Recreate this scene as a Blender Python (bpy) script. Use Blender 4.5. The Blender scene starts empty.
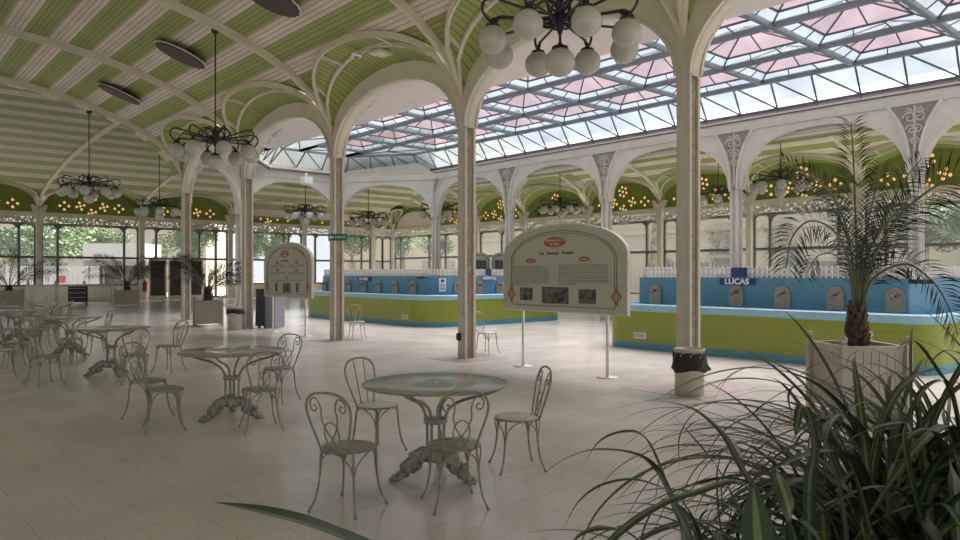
import bpy, math, random
from mathutils import Vector, Matrix
random.seed(7)
PI = math.pi
COL = bpy.context.scene.collection
SN, CS = math.sin(math.radians(41.5)), math.cos(math.radians(41.5))
F, HY, CH = 724.0, 273.0, 1.65          # focal length in px, horizon row, eye height
# hall axes: x runs across the hall, y along it, z up; the camera stands at the origin

def RW(X, Z, h=0.0):
    return Vector((CS*X + SN*Z, -SN*X + CS*Z, h))
def fl(px, py, h=0.0):
    Z = F*(CH-h)/(py-HY)
    return RW((px-480)/F*Z, Z, h)
def at(px, py, Z):
    return RW((px-480)/F*Z, Z, CH-(py-HY)/F*Z)
def facing(fx, fz):
    d = RW(fx, fz)
    return math.atan2(d.y, d.x)
def u_at(px, v):                          # where the ray of column px meets the plane x = v
    x = (px-480)/F
    return v*(CS-SN*x)/(SN+CS*x)

# ------------------------------------------------------------------ mesh builder
class MB:
    def __init__(s):
        s.v, s.f, s.uv, s.sm, s.mi = [], [], [], [], []
    def face(s, idx, uvs=None, smooth=False, mi=0):
        s.f.append(tuple(idx)); s.uv.append(uvs); s.sm.append(smooth); s.mi.append(mi)
    def poly(s, pts, uvs=None, mi=0):
        b = len(s.v); s.v += [tuple(p) for p in pts]
        s.face(range(b, b+len(pts)), uvs, False, mi)
    def box(s, x0, x1, y0, y1, z0, z1, mi=0):
        b = len(s.v)
        s.v += [(x0,y0,z0),(x1,y0,z0),(x1,y1,z0),(x0,y1,z0),(x0,y0,z1),(x1,y0,z1),(x1,y1,z1),(x0,y1,z1)]
        for q in ((0,3,2,1),(4,5,6,7),(0,1,5,4),(1,2,6,5),(2,3,7,6),(3,0,4,7)):
            s.face([b+i for i in q], None, False, mi)
        return s
    def bar(s, a, b_, w, d, side=None, mi=0):
        return s.sweep([a, b_], w, d, side=side, mi=mi)
    def sweep(s, path, w, d, side=None, up=(0,0,1), closed=False, mi=0, smooth=False):
        """rectangular section swept along a path; side fixes the width direction"""
        path = [Vector(p) for p in path]; n = len(path); rings = []
        for i, p in enumerate(path):
            if closed: t = path[(i+1) % n]-path[i-1]
            else: t = path[min(i+1, n-1)]-path[max(i-1, 0)]
            t.normalize()
            if side is not None: sd = Vector(side)
            else:
                sd = t.cross(Vector(up))
                if sd.length < 1e-3: sd = Vector((1,0,0))
            sd = (sd - t*sd.dot(t))
            if sd.length < 1e-4: sd = t.orthogonal()
            sd.normalize(); nn = sd.cross(t).normalized()
            b = len(s.v)
            for a, c in ((-1,-1),(1,-1),(1,1),(-1,1)):
                s.v.append(tuple(p+sd*(a*w/2)+nn*(c*d/2)))
            rings.append(b)
        m = n if closed else n-1
        for i in range(m):
            a, b = rings[i], rings[(i+1) % n]
            for k in range(4):
                s.face((a+k, a+(k+1) % 4, b+(k+1) % 4, b+k), None, smooth, mi)
        if not closed:
            s.face([rings[0]+k for k in (3,2,1,0)], None, False, mi); s.face([rings[-1]+k for k in range(4)], None, False, mi)
        return s
    def tube(s, path, r, seg=8, closed=False, mi=0):
        path = [Vector(p) for p in path]; n = len(path)
        rs = r if isinstance(r, (list, tuple)) else [r]*n
        nrm = None; rings = []
        for i, p in enumerate(path):
            if closed: t = path[(i+1) % n]-path[i-1]
            else: t = path[min(i+1, n-1)]-path[max(i-1, 0)]
            if t.length < 1e-9: t = Vector((0,0,1))
            t.normalize()
            nrm = t.orthogonal() if nrm is None else nrm-t*nrm.dot(t)
            if nrm.length < 1e-6: nrm = t.orthogonal()
            nrm.normalize(); bn = t.cross(nrm)
            b = len(s.v)
            for k in range(seg):
                a = 2*PI*k/seg
                s.v.append(tuple(p+(nrm*math.cos(a)+bn*math.sin(a))*rs[i]))
            rings.append(b)
        m = n if closed else n-1
        for i in range(m):
            a, b = rings[i], rings[(i+1) % n]
            for k in range(seg):
                s.face((a+k, a+(k+1) % seg, b+(k+1) % seg, b+k), None, True, mi)
        if not closed:
            s.face([rings[0]+k for k in reversed(range(seg))], None, False, mi)
            s.face([rings[-1]+k for k in range(seg)], None, False, mi)
        return s
    def lathe(s, prof, seg=24, c=(0,0,0), mi=0):
        """prof: (radius, z) from bottom to top about a vertical axis at c"""
        rings = []
        for r, z in prof:
            b = len(s.v)
            for k in range(seg):
                a = 2*PI*k/seg
                s.v.append((c[0]+r*math.cos(a), c[1]+r*math.sin(a), c[2]+z))
            rings.append(b)
        for i in range(len(rings)-1):
            a, b = rings[i], rings[i+1]
            for k in range(seg):
                s.face((a+k, a+(k+1) % seg, b+(k+1) % seg, b+k), None, True, mi)
        if prof[0][0] > 1e-5: s.face([rings[0]+k for k in reversed(range(seg))], None, False, mi)
        if prof[-1][0] > 1e-5: s.face([rings[-1]+k for k in range(seg)], None, False, mi)
        return s
    def ball(s, c, r, seg=12, rings=8, sc=(1,1,1), mi=0):
        b = len(s.v)
        s.v.append((c[0], c[1], c[2]-r*sc[2]))
        for i in range(1, rings):
            a = -PI/2+PI*i/rings
            for k in range(seg):
                t = 2*PI*k/seg
                s.v.append((c[0]+r*sc[0]*math.cos(a)*math.cos(t), c[1]+r*sc[1]*math.cos(a)*math.sin(t), c[2]+r*sc[2]*math.sin(a)))
        s.v.append((c[0], c[1], c[2]+r*sc[2])); top = len(s.v)-1
        for k in range(seg): s.face((b, b+1+(k+1) % seg, b+1+k), None, True, mi)
        for i in range(rings-2):
            for k in range(seg):
                p = b+1+i*seg
                s.face((p+k, p+(k+1) % seg, p+seg+(k+1) % seg, p+seg+k), None, True, mi)
        p = b+1+(rings-2)*seg
        for k in range(seg): s.face((p+k, p+(k+1) % seg, top), None, True, mi)
        return s
    def prism(s, poly, to3, t0, t1, mi=0):
        """extrude a 2D polygon; to3(a,b,t) maps to space"""
        n = len(poly); b = len(s.v)
        s.v += [tuple(to3(p[0], p[1], t0)) for p in poly]+[tuple(to3(p[0], p[1], t1)) for p in poly]
        s.face(list(reversed(range(b, b+n))), None, False, mi); s.face(range(b+n, b+2*n), None, False, mi)
        for k in range(n):
            s.face((b+k, b+(k+1) % n, b+n+(k+1) % n, b+n+k), None, False, mi)
        return s
    def grid(s, P, ni, nj, uv=None, smooth=True, mi=0):
        b = len(s.v); U = {}
        for i in range(ni+1):
            for j in range(nj+1):
                s.v.append(tuple(P(i, j)))
                if uv: U[(i,j)] = uv(i, j)
        w = nj+1
        for i in range(ni):
            for j in range(nj):
                q = ((i,j),(i+1,j),(i+1,j+1),(i,j+1))
                s.face([b+a*w+c for a, c in q], [U[k] for k in q] if uv else None, smooth, mi)
        return s
    def mesh(s, name, mats):
        me = bpy.data.meshes.new(name)
        me.from_pydata(s.v, [], s.f)
        me.polygons.foreach_set('use_smooth', s.sm)
        me.polygons.foreach_set('material_index', s.mi)
        if any(u is not None for u in s.uv):
            l = me.uv_layers.new(name='UVMap'); k = 0
            for fi, f in enumerate(s.f):
                us = s.uv[fi]
                for j in range(len(f)):
                    if us is not None: l.data[k].uv = us[j]
                    k += 1
        for m in (mats if isinstance(mats, (list, tuple)) else [mats]): me.materials.append(m)
        me.update()
        return me
    def build(s, name, mats, parent=None, label=None):
        o = bpy.data.objects.new(name, s.mesh(name, mats)); COL.objects.link(o)
        if parent is not None: o.parent = parent
        if label: o['label'] = label
        return o

def tag(o, label=None, cat=None, group=None, kind=None):
    if label: o['label'] = label
    if cat: o['category'] = cat
    if group: o['group'] = group
    if kind: o['kind'] = kind
    return o
def thing(name, label, cat, loc=(0,0,0), rz=0.0, group=None):
    o = bpy.data.objects.new(name, None); o.empty_display_size = .2
    COL.objects.link(o); o.location = loc; o.rotation_euler = (0,0,rz)
    return tag(o, label, cat, group)
def struct(name, mb, mats, label=None):
    return tag(mb.build(name, mats), label, None, None, 'structure')
def copy_tree(o, parent=None):
    c = o.copy(); COL.objects.link(c)
    if parent is not None: c.parent = parent
    for ch in list(o.children): copy_tree(ch, c)
    return c
def dup(root, loc, rz, label, group=None):
    c = copy_tree(root); c.location = loc; c.rotation_euler = (0,0,rz); c['label'] = label
    if group: c['group'] = group
    return c
def arc(f, n): return [f(i/n) for i in range(n+1)]
def spline(pts, n=8):
    pts = [Vector(p) for p in pts]; out = []
    ex = [2*pts[0]-pts[1]]+pts+[2*pts[-1]-pts[-2]]
    for i in range(1, len(ex)-2):
        a, b, c, d = ex[i-1:i+3]
        for k in range(n):
            t = k/n
            out.append(.5*((2*b)+(c-a)*t+(2*a-5*b+4*c-d)*t*t+(3*b-a-3*c+d)*t**3))
    return out+[pts[-1]]
def text(name, body, size, parent, loc, m, rot=(PI/2,0,0), ext=.002, sx=1.0, bold=0.0):
    cu = bpy.data.curves.new(name, 'FONT'); cu.body = body; cu.size = size
    cu.offset = size*bold; cu.align_x = 'CENTER'; cu.align_y = 'CENTER'; cu.extrude = ext
    cu.materials.append(m)
    tmp = bpy.data.objects.new(name, cu); COL.objects.link(tmp)
    me = bpy.data.meshes.new_from_object(tmp.evaluated_get(bpy.context.evaluated_depsgraph_get()))
    bpy.data.objects.remove(tmp); bpy.data.curves.remove(cu)
    o = bpy.data.objects.new(name, me); COL.objects.link(o)
    o.parent = parent; o.location = loc; o.rotation_euler = rot; o.scale = (sx,1,1)
    return o

# ------------------------------------------------------------------ materials
def new_mat(name):
    m = bpy.data.materials.new(name); m.use_nodes = True
    nt = m.node_tree
    return m, nt, nt.nodes, nt.links, nt.nodes['Principled BSDF']
def mat(name, col, rough=.5, metal=0.0, var=.12, scale=6.0, bump=0.0, spec=.5, coord='Object', trans=0.0):
    m, nt, N, L, B = new_mat(name)
    tc = N.new('ShaderNodeTexCoord'); no = N.new('ShaderNodeTexNoise')
    no.inputs['Scale'].default_value = scale; no.inputs['Detail'].default_value = 5
    L.new(tc.outputs[coord], no.inputs['Vector'])
    r = N.new('ShaderNodeValToRGB')
    r.color_ramp.elements[0].position = .3; r.color_ramp.elements[1].position = .7
    r.color_ramp.elements[0].color = (*[c*(1-var) for c in col], 1)
    r.color_ramp.elements[1].color = (*[min(1, c*(1+var)) for c in col], 1)
    L.new(no.outputs['Fac'], r.inputs['Fac']); L.new(r.outputs['Color'], B.inputs['Base Color'])
    B.inputs['Roughness'].default_value = rough; B.inputs['Metallic'].default_value = metal
    B.inputs['Specular IOR Level'].default_value = spec
    if bump:
        b = N.new('ShaderNodeBump'); b.inputs['Strength'].default_value = bump; b.inputs['Distance'].default_value = .02
        L.new(no.outputs['Fac'], b.inputs['Height']); L.new(b.outputs['Normal'], B.inputs['Normal'])
    return m
def math_node(N, L, op, a, b=None, c=None):
    n = N.new('ShaderNodeMath'); n.operation = op
    for i, x in enumerate((a, b, c)):
        if x is None: continue
        if isinstance(x, (int, float)): n.inputs[i].default_value = x
        else: L.new(x, n.inputs[i])
    return n.outputs[0]
def mix(N, L, fac, a, b):
    n = N.new('ShaderNodeMix'); n.data_type = 'RGBA'
    for k, x in ((0, fac), (6, a), (7, b)):
        if isinstance(x, (int, float)): n.inputs[k].default_value = x
        elif isinstance(x, tuple): n.inputs[k].default_value = (*x, 1)
        else: L.new(x, n.inputs[k])
    return n.outputs[2]
def boards(name, green, cream, stripe=.54, board=.108, only_green=False, offset=0.0, rough=.55):
    m, nt, N, L, B = new_mat(name)
    uv = N.new('ShaderNodeUVMap'); sp = N.new('ShaderNodeSeparateXYZ'); L.new(uv.outputs[0], sp.inputs[0])
    y = math_node(N, L, 'ADD', sp.outputs[1], offset+100*stripe*2)
    no = N.new('ShaderNodeTexNoise'); no.inputs['Scale'].default_value = 1.3; no.inputs['Detail'].default_value = 6
    tc = N.new('ShaderNodeTexCoord'); L.new(tc.outputs['Object'], no.inputs['Vector'])
    # each board its own slight tone
    bi = math_node(N, L, 'FLOOR', math_node(N, L, 'DIVIDE', y, board))
    wn = N.new('ShaderNodeTexWhiteNoise'); wn.noise_dimensions = '1D'; L.new(bi, wn.inputs['W'])
    if only_green: colr = mix(N, L, 0.0, green, green)
    else:
        fr = math_node(N, L, 'FRACT', math_node(N, L, 'DIVIDE', y, stripe*2))
        st = math_node(N, L, 'GREATER_THAN', fr, .545)
        colr = mix(N, L, st, green, cream)
    dk = mix(N, L, 1.0, colr, (0,0,0))
    tone = math_node(N, L, 'ADD', math_node(N, L, 'MULTIPLY', wn.outputs['Value'], .16), math_node(N, L, 'MULTIPLY', no.outputs['Fac'], .35))
    tone = math_node(N, L, 'ADD', tone, .73)
    mul = N.new('ShaderNodeVectorMath'); mul.operation = 'SCALE'; L.new(colr, mul.inputs[0]); L.new(tone, mul.inputs['Scale'])
    g = math_node(N, L, 'FRACT', math_node(N, L, 'DIVIDE', y, board))
    gl = math_node(N, L, 'LESS_THAN', g, .14)
    fin = mix(N, L, math_node(N, L, 'MULTIPLY', gl, .7), mul.outputs[0], (.05,.035,.025))
    L.new(fin, B.inputs['Base Color']); B.inputs['Roughness'].default_value = rough
    return m
def emit(name, col, s):
    m, nt, N, L, B = new_mat(name)
    B.inputs['Base Color'].default_value = (*col, 1)
    B.inputs['Emission Color'].default_value = (*col, 1); B.inputs['Emission Strength'].default_value = s
    return m
def pane_mat(name, tint, clear=.7, rough=.08, noise=0.0):
    """thin glass: light passes tinted, part of it scattered, a little mirrored"""
    m = bpy.data.materials.new(name); m.use_nodes = True; nt = m.node_tree; N, L = nt.nodes, nt.links
    N.clear(); out = N.new('ShaderNodeOutputMaterial')
    t = N.new('ShaderNodeBsdfTransparent'); t.inputs[0].default_value = (*tint, 1)
    d = N.new('ShaderNodeBsdfTranslucent'); d.inputs[0].default_value = (*tint, 1)
    m1 = N.new('ShaderNodeMixShader'); m1.inputs[0].default_value = clear
    L.new(d.outputs[0], m1.inputs[1]); L.new(t.outputs[0], m1.inputs[2])
    if noise:
        tc = N.new('ShaderNodeTexCoord'); no = N.new('ShaderNodeTexNoise'); no.inputs['Scale'].default_value = 1.1; no.inputs['Detail'].default_value = 7
        L.new(tc.outputs['Object'], no.inputs['Vector'])
        f = math_node(N, L, 'MULTIPLY_ADD', no.outputs['Fac'], noise*2, clear-noise)
        L.new(f, m1.inputs[0])
    g = N.new('ShaderNodeBsdfGlossy'); g.inputs['Roughness'].default_value = rough
    m2 = N.new('ShaderNodeMixShader'); m2.inputs[0].default_value = .05
    L.new(m1.outputs[0], m2.inputs[1]); L.new(g.outputs[0], m2.inputs[2]); L.new(m2.outputs[0], out.inputs[0])
    return m
def tiles_mat(name, a, b, size=.025, rough=.3, joint=(.5,.5,.45), jw=.12):
    """small mosaic tiles"""
    m, nt, N, L, B = new_mat(name)
    tc = N.new('ShaderNodeTexCoord'); vo = N.new('ShaderNodeTexVoronoi')
    vo.distance = 'CHEBYCHEV'; vo.inputs['Scale'].default_value = 1/size; vo.inputs['Randomness'].default_value = .15
    L.new(tc.outputs['Object'], vo.inputs['Vector'])
    sp = N.new('ShaderNodeSeparateColor'); L.new(vo.outputs['Color'], sp.inputs[0])
    no = N.new('ShaderNodeTexNoise'); no.inputs['Scale'].default_value = 2.5; no.inputs['Detail'].default_value = 4
    L.new(tc.outputs['Object'], no.inputs['Vector'])
    f = math_node(N, L, 'ADD', math_node(N, L, 'MULTIPLY', sp.outputs[0], .7), math_node(N, L, 'MULTIPLY', no.outputs['Fac'], .3))
    c = mix(N, L, f, a, b)
    L.new(c, B.inputs['Base Color']); B.inputs['Roughness'].default_value = rough
    return m
def lace_mat(name, col):
    """pierced cast-iron band: holes let the light through"""
    m = bpy.data.materials.new(name); m.use_nodes = True; nt = m.node_tree; N, L = nt.nodes, nt.links
    B = N['Principled BSDF']; B.inputs['Base Color'].default_value = (*col, 1); B.inputs['Roughness'].default_value = .5
    out = N['Material Output']
    uv = N.new('ShaderNodeUVMap'); vo = N.new('ShaderNodeTexVoronoi'); vo.feature = 'DISTANCE_TO_EDGE'
    vo.inputs['Scale'].default_value = 5.5; vo.inputs['Randomness'].default_value = .75
    L.new(uv.outputs[0], vo.inputs['Vector'])
    h = math_node(N, L, 'GREATER_THAN', vo.outputs['Distance'], .16)
    t = N.new('ShaderNodeBsdfTransparent'); ms = N.new('ShaderNodeMixShader')
    L.new(h, ms.inputs[0]); L.new(B.outputs[0], ms.inputs[1]); L.new(t.outputs[0], ms.inputs[2]); L.new(ms.outputs[0], out.inputs[0])
    return m
def floor_mat():
    m, nt, N, L, B = new_mat('floor_stone')
    tc = N.new('ShaderNodeTexCoord'); mp = N.new('ShaderNodeMapping')
    L.new(tc.outputs['Object'], mp.inputs[0])
    br = N.new('ShaderNodeTexBrick'); br.offset = .5
    br.inputs['Scale'].default_value = 1.0; br.inputs['Brick Width'].default_value = .62; br.inputs['Row Height'].default_value = .62
    br.inputs['Mortar Size'].default_value = .006; br.inputs['Mortar Smooth'].default_value = .3
    br.inputs['Color1'].default_value = (.70,.665,.61,1); br.inputs['Color2'].default_value = (.655,.62,.565,1); br.inputs['Mortar'].default_value = (.55,.515,.46,1)
    L.new(mp.outputs[0], br.inputs['Vector'])
    no = N.new('ShaderNodeTexNoise'); no.inputs['Scale'].default_value = .9; no.inputs['Detail'].default_value = 9; no.inputs['Roughness'].default_value = .65
    L.new(tc.outputs['Object'], no.inputs['Vector'])
    n2 = N.new('ShaderNodeTexNoise'); n2.inputs['Scale'].default_value = 45; n2.inputs['Detail'].default_value = 3
    L.new(tc.outputs['Object'], n2.inputs['Vector'])
    f = math_node(N, L, 'MULTIPLY_ADD', no.outputs['Fac'], .5, math_node(N, L, 'MULTIPLY_ADD', n2.outputs['Fac'], .18, .64))
    sc = N.new('ShaderNodeVectorMath'); sc.operation = 'SCALE'; L.new(br.outputs['Color'], sc.inputs[0]); L.new(f, sc.inputs['Scale'])
    L.new(sc.outputs[0], B.inputs['Base Color'])
    rr = math_node(N, L, 'MULTIPLY_ADD', no.outputs['Fac'], .22, .09)
    L.new(rr, B.inputs['Roughness']); B.inputs['Specular IOR Level'].default_value = .55
    bp = N.new('ShaderNodeBump'); bp.inputs['Strength'].default_value = .06; bp.inputs['Distance'].default_value = .01
    L.new(no.outputs['Fac'], bp.inputs['Height']); L.new(bp.outputs['Normal'], B.inputs['Normal'])
    return m
def leaf_stripe_mat(name, green, stripe, w=.16):
    m, nt, N, L, B = new_mat(name)
    uv = N.new('ShaderNodeUVMap'); sp = N.new('ShaderNodeSeparateXYZ'); L.new(uv.outputs[0], sp.inputs[0])
    d = math_node(N, L, 'ABSOLUTE', math_node(N, L, 'SUBTRACT', sp.outputs[0], .5))
    st = math_node(N, L, 'LESS_THAN', d, w)
    no = N.new('ShaderNodeTexNoise'); no.inputs['Scale'].default_value = 9; tc = N.new('ShaderNodeTexCoord'); L.new(tc.outputs['Object'], no.inputs['Vector'])
    g2 = tuple(c*.55 for c in green)
    c = mix(N, L, st, mix(N, L, no.outputs['Fac'], g2, green), stripe)
    L.new(c, B.inputs['Base Color']); B.inputs['Roughness'].default_value = .38
    B.inputs['Transmission Weight'].default_value = 0
    return m

GREEN = (.29,.345,.105); CREAMB = (.68,.60,.52)
M = {}
M['floor'] = floor_mat()
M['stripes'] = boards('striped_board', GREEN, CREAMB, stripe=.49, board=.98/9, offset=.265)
M['wide'] = boards('wide_board_shaded', tuple(c*.8 for c in GREEN), tuple(c*.8 for c in CREAMB), stripe=.8, board=.16)  # same boards, the end hall's dimness put into their colour
M['greenb'] = boards('green_board', (.31,.37,.11), CREAMB, only_green=True, board=.16)
M['cream'] = mat('cream_paint', (.62,.575,.48), .5, var=.07, scale=2.2)
M['creamd'] = mat('cream_iron_paint', (.60,.56,.47), .45, var=.08, scale=3)
M['white'] = mat('white_paint', (.72,.665,.585), .45, var=.06, scale=3)
M['zinc'] = mat('zinc_roof', (.42,.43,.44), .6, var=.06, scale=1)
M['ceilpl'] = mat('ceiling_plaster', (.70,.62,.56), .7, var=.05, scale=1.5)
M['web'] = mat('riveted_web', (.34,.28,.21), .55, var=.2, scale=7)
M['tymp'] = mat('green_plaster', (.19,.24,.045), .6, var=.12, scale=2)
M['girder'] = mat('skylight_iron', (.17,.19,.215), .5, var=.1, scale=3)
M['muntin'] = mat('muntin_iron', (.10,.11,.125), .5)
M['ice'] = pane_mat('ice_glass', (.56,.62,.69), .90, noise=.12)
M['pink'] = pane_mat('rose_glass', (.43,.33,.375), .84, noise=.14)
M['glass'] = pane_mat('clear_glass', (.93,.95,.96), .97, .02)
M['black'] = mat('black_iron', (.022,.021,.024), .45, var=.2)
M['globe'] = mat('opal_globe', (.50,.495,.44), .16, var=.03, scale=3)
M['vent'] = mat('vent_grille', (.075,.05,.052), .7, var=.3, scale=40)
M['chair'] = mat('chair_paint', (.33,.315,.24), .36, var=.22, scale=26)
M['chair_seat'] = mat('seat_perforated', (.36,.35,.275), .4, var=.3, scale=60)
M['chair_white'] = mat('seat_gleam_white', (.72,.72,.68), .28, var=.3, scale=38)  # white stands in for light reflected off the seat, mottled as worn
M['castiron'] = mat('cast_iron_flaked', (.36,.335,.26), .6, var=.5, scale=22, bump=.6)
M['winframe'] = mat('window_frame_grey', (.13,.135,.13), .5, var=.15)
M['lace'] = lace_mat('lace_iron', (.50,.45,.39))
M['tg'] = tiles_mat('green_mosaic', (.20,.245,.022), (.27,.32,.04))
M['tb'] = tiles_mat('blue_mosaic', (.065,.23,.36), (.12,.32,.46), rough=.28)
M['tl'] = tiles_mat('pale_blue_mosaic', (.22,.44,.56), (.30,.53,.63), rough=.42)
M['td'] = tiles_mat('deep_blue_mosaic', (.045,.20,.29), (.09,.31,.39), rough=.3)
M['picket'] = mat('picket_white', (.74,.70,.64), .5)
M['steel'] = mat('brushed_steel', (.34,.31,.27), .42, metal=.6, var=.12, scale=12)
M['steeld'] = mat('tap_steel', (.20,.19,.18), .3, metal=.8)
M['blue'] = mat('blue_sign', (.012,.045,.20), .4)
M['bluel'] = mat('blue_plaque', (.02,.055,.19), .5)
M['letter'] = mat('white_letter', (.85,.86,.86), .5, var=.02)
M['panel'] = mat('panel_sage', (.50,.50,.39), .5, var=.04)
M['paneledge'] = mat('panel_edge', (.70,.66,.58), .5)
M['ol'] = mat('olive_ink', (.16,.20,.035), .6)
M['red'] = mat('terracotta_ink', (.47,.115,.055), .6, var=.08)
M['ink'] = mat('dark_ink', (.07,.065,.05), .7)
M['inkl'] = mat('grey_ink', (.20,.19,.145), .7)
M['photo'] = mat('old_photograph', (.075,.073,.055), .5, var=1.6, scale=11)
M['green_sign'] = mat('green_exit_sign', (.01,.16,.085), .4)
M['bin'] = mat('bin_beige', (.52,.48,.40), .45)
M['bag'] = mat('black_bag', (.012,.011,.013), .5, var=.3, bump=.9, scale=9)
M['cabd'] = mat('dark_grey_plastic', (.05,.05,.058), .5)
M['cabl'] = mat('blue_grey_panel', (.25,.26,.30), .5)
M['planter'] = mat('planter_paint', (.47,.425,.34), .5, var=.08, scale=4)
M['soil'] = mat('soil', (.06,.045,.035), .9, var=.4, scale=30, bump=.8)
M['bark'] = mat('palm_bark', (.11,.065,.045), .8, var=.5, scale=14, bump=.8)
M['palm'] = mat('palm_green', (.028,.038,.017), .65, var=.35, scale=5, spec=.25)
M['rachis'] = mat('palm_rachis', (.10,.12,.05), .5)
M['spider'] = leaf_stripe_mat('arching_leaf', (.050,.085,.028), (.16,.20,.07), .13)
M['spiderd'] = leaf_stripe_mat('arching_leaf_dark', (.034,.060,.022), (.075,.10,.04), .10)
M['leaf'] = mat('tree_leaf', (.075,.15,.032), .5, var=.45, scale=1.2)
M['trunk'] = mat('plane_bark', (.26,.22,.16), .8, var=.55, scale=3)
M['stone'] = mat('facade_stone', (.46,.415,.335), .8, var=.08, scale=.7)
M['stoned'] = mat('facade_carving', (.32,.28,.22), .8, var=.2, scale=2)
M['ground'] = mat('gravel', (.35,.32,.27), .9, var=.1, scale=1)
M['tent'] = mat('white_tarp', (.50,.50,.52), .6, var=.04)
M['dkwood'] = mat('dark_door', (.055,.032,.026), .4)
M['amber'] = emit('amber_glow_glass', (.80,.50,.17), .5)  # emission stands in for daylight through the panes; the wall behind is solid
M['amberd'] = emit('red_glow_glass', (.50,.12,.03), .25)
M['dkdisc'] = mat('unlit_glass', (.02,.02,.02), .3)
M['navy'] = mat('navy_board', (.02,.02,.055), .5)
M['fire'] = mat('extinguisher_red', (.35,.02,.02), .35)
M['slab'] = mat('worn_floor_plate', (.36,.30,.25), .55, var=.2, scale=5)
def top_mat():
    m, nt, N, L, B = new_mat('table_top_glaze')
    tc = N.new('ShaderNodeTexCoord'); sp = N.new('ShaderNodeSeparateXYZ'); L.new(tc.outputs['Object'], sp.inputs[0])
    a = math_node(N, L, 'ARCTAN2', sp.outputs[1], sp.outputs[0])
    w = math_node(N, L, 'SINE', math_node(N, L, 'MULTIPLY', a, 6.0))
    no = N.new('ShaderNodeTexNoise'); no.inputs['Scale'].default_value = 4.5; no.inputs['Detail'].default_value = 6; L.new(tc.outputs['Object'], no.inputs['Vector'])
    f = math_node(N, L, 'MULTIPLY_ADD', w, .12, no.outputs['Fac'])
    c = mix(N, L, f, (.30,.33,.28), (.44,.46,.40)); L.new(c, B.inputs['Base Color'])
    B.inputs['Roughness'].default_value = .16; B.inputs['Metallic'].default_value = .0
    return m
M['top'] = top_mat()

# ------------------------------------------------------------------ the hall
VN, VF, UE, VW = 9.12, 20.56, 47.0, 32.5      # near column row, far column row, end wall, far wall
NEAR_U = [-4.0, 0.9, 5.8, 10.7, 15.6, 20.8, 25.9]
FAR_U = [-8.4, -3.5, 1.5, 6.45, 11.4, 16.4, 21.4, 26.3]
APSE = [(VN, 25.9), (13.0, 30.4), (17.8, 30.4), (VF, 26.3)]
SPR = 5.25
def ell(x, c, a, rise, base=SPR): return base+rise*math.sqrt(max(0, 1-((x-c)/a)**2))
h_near = lambda v: ell(min(v, 9.02), 2.0, 7.05, 2.8, 4.85)
h_far = lambda v: ell(v, 26.5, 6.02, 2.2)
h_end = lambda u: ell(u, 27.5, UE-27.5+.02, 2.6)
def arc_table(h, x0, x1, n=300):
    xs = [x0+(x1-x0)*i/n for i in range(n+1)]; s = [0.0]
    for i in range(n): s.append(s[-1]+math.hypot(xs[i+1]-xs[i], h(xs[i+1])-h(xs[i])))
    def g(x):
        k = (x-x0)/(x1-x0)*n; i = max(0, min(n-1, int(k)))
        return s[i]+(s[i+1]-s[i])*(k-i)
    return g

fb = MB(); fb.box(-6, VW+.3, -6, UE+.3, -.25, 0); struct('floor', fb, M['floor'], 'polished beige stone floor of square slabs')

# near barrel vault with lunettes over the near column row
def lun_depth(u, cols, d):
    for a, b in zip(cols[:-1], cols[1:]):
        if a <= u <= b: return d*math.sqrt(max(0, 1-(2*(u-a)/(b-a)-1)**2))
    return 0.0
us = []
for a, b in zip(NEAR_U[:-1], NEAR_U[1:]):
    us += [a+(b-a)*(.5-.5*math.cos(PI*k/18)) for k in range(18)]
us += [25.9, 26.9]
sN = arc_table(h_near, -5.12, VN)
D_NEAR = 1.4
def pn(i, j):
    u = us[i]; vo = VN-lun_depth(u, NEAR_U, D_NEAR); v = -5.1+(vo+5.1)*(math.sin(PI/2*j/44))
    return (v, u, h_near(v))
mb = MB(); mb.grid(pn, len(us)-1, 44, lambda i, j: (us[i], sN(pn(i, j)[0])))
struct('ceiling', mb, M['stripes'], 'green and cream striped barrel vault over the cafe tables')

TRIM = [0]
def trim(mb, m=None, label=None):
    TRIM[0] += 1
    return struct('trim_%d' % TRIM[0], mb, m or M['cream'], label)

# lunette shells and ribs: A = edge on the arch, O = edge on the barrel
def lunette(A, O, axis, n=22, k=.5, spacers=(.08,.3,.7,.92), shell='greenb', rw=.08, bulge=.10, name='ceiling', seglen=5.0):
    mb = MB()
    def P(t, f):
        a, o = Vector(A(t)), Vector(O(t)); p = a.lerp(o, f)
        p.z += bulge*4*f*(1-f)*math.sin(PI*t)
        return p
    mb.grid(lambda i, j: P(i/n, j/5*k), n, 5, lambda i, j: (j*.2, i/n*seglen*1.15))
    mb.grid(lambda i, j: P(i/n, k+j/3*(1-k)), n, 3, lambda i, j: (j*.2, i/n*seglen*1.15))
    struct(name, mb, M[shell])
    rb = MB(); drop = Vector((0,0,-.03))
    rb.sweep(arc(lambda t: P(t, 1)+drop, n), rw, rw*1.1)
    rb.sweep(arc(lambda t: P(t, 1)+drop+Vector((0,0,-.055)), n), rw*.45, rw*.5)
    rb.sweep(arc(lambda t: P(t, k)+drop, n), rw*.85, rw)
    for t in spacers: rb.sweep([P(t, k)+drop, P(t, (1+k)/2)+drop, P(t, 1)+drop], rw*.65, rw*.7)
    trim(rb)

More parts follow.
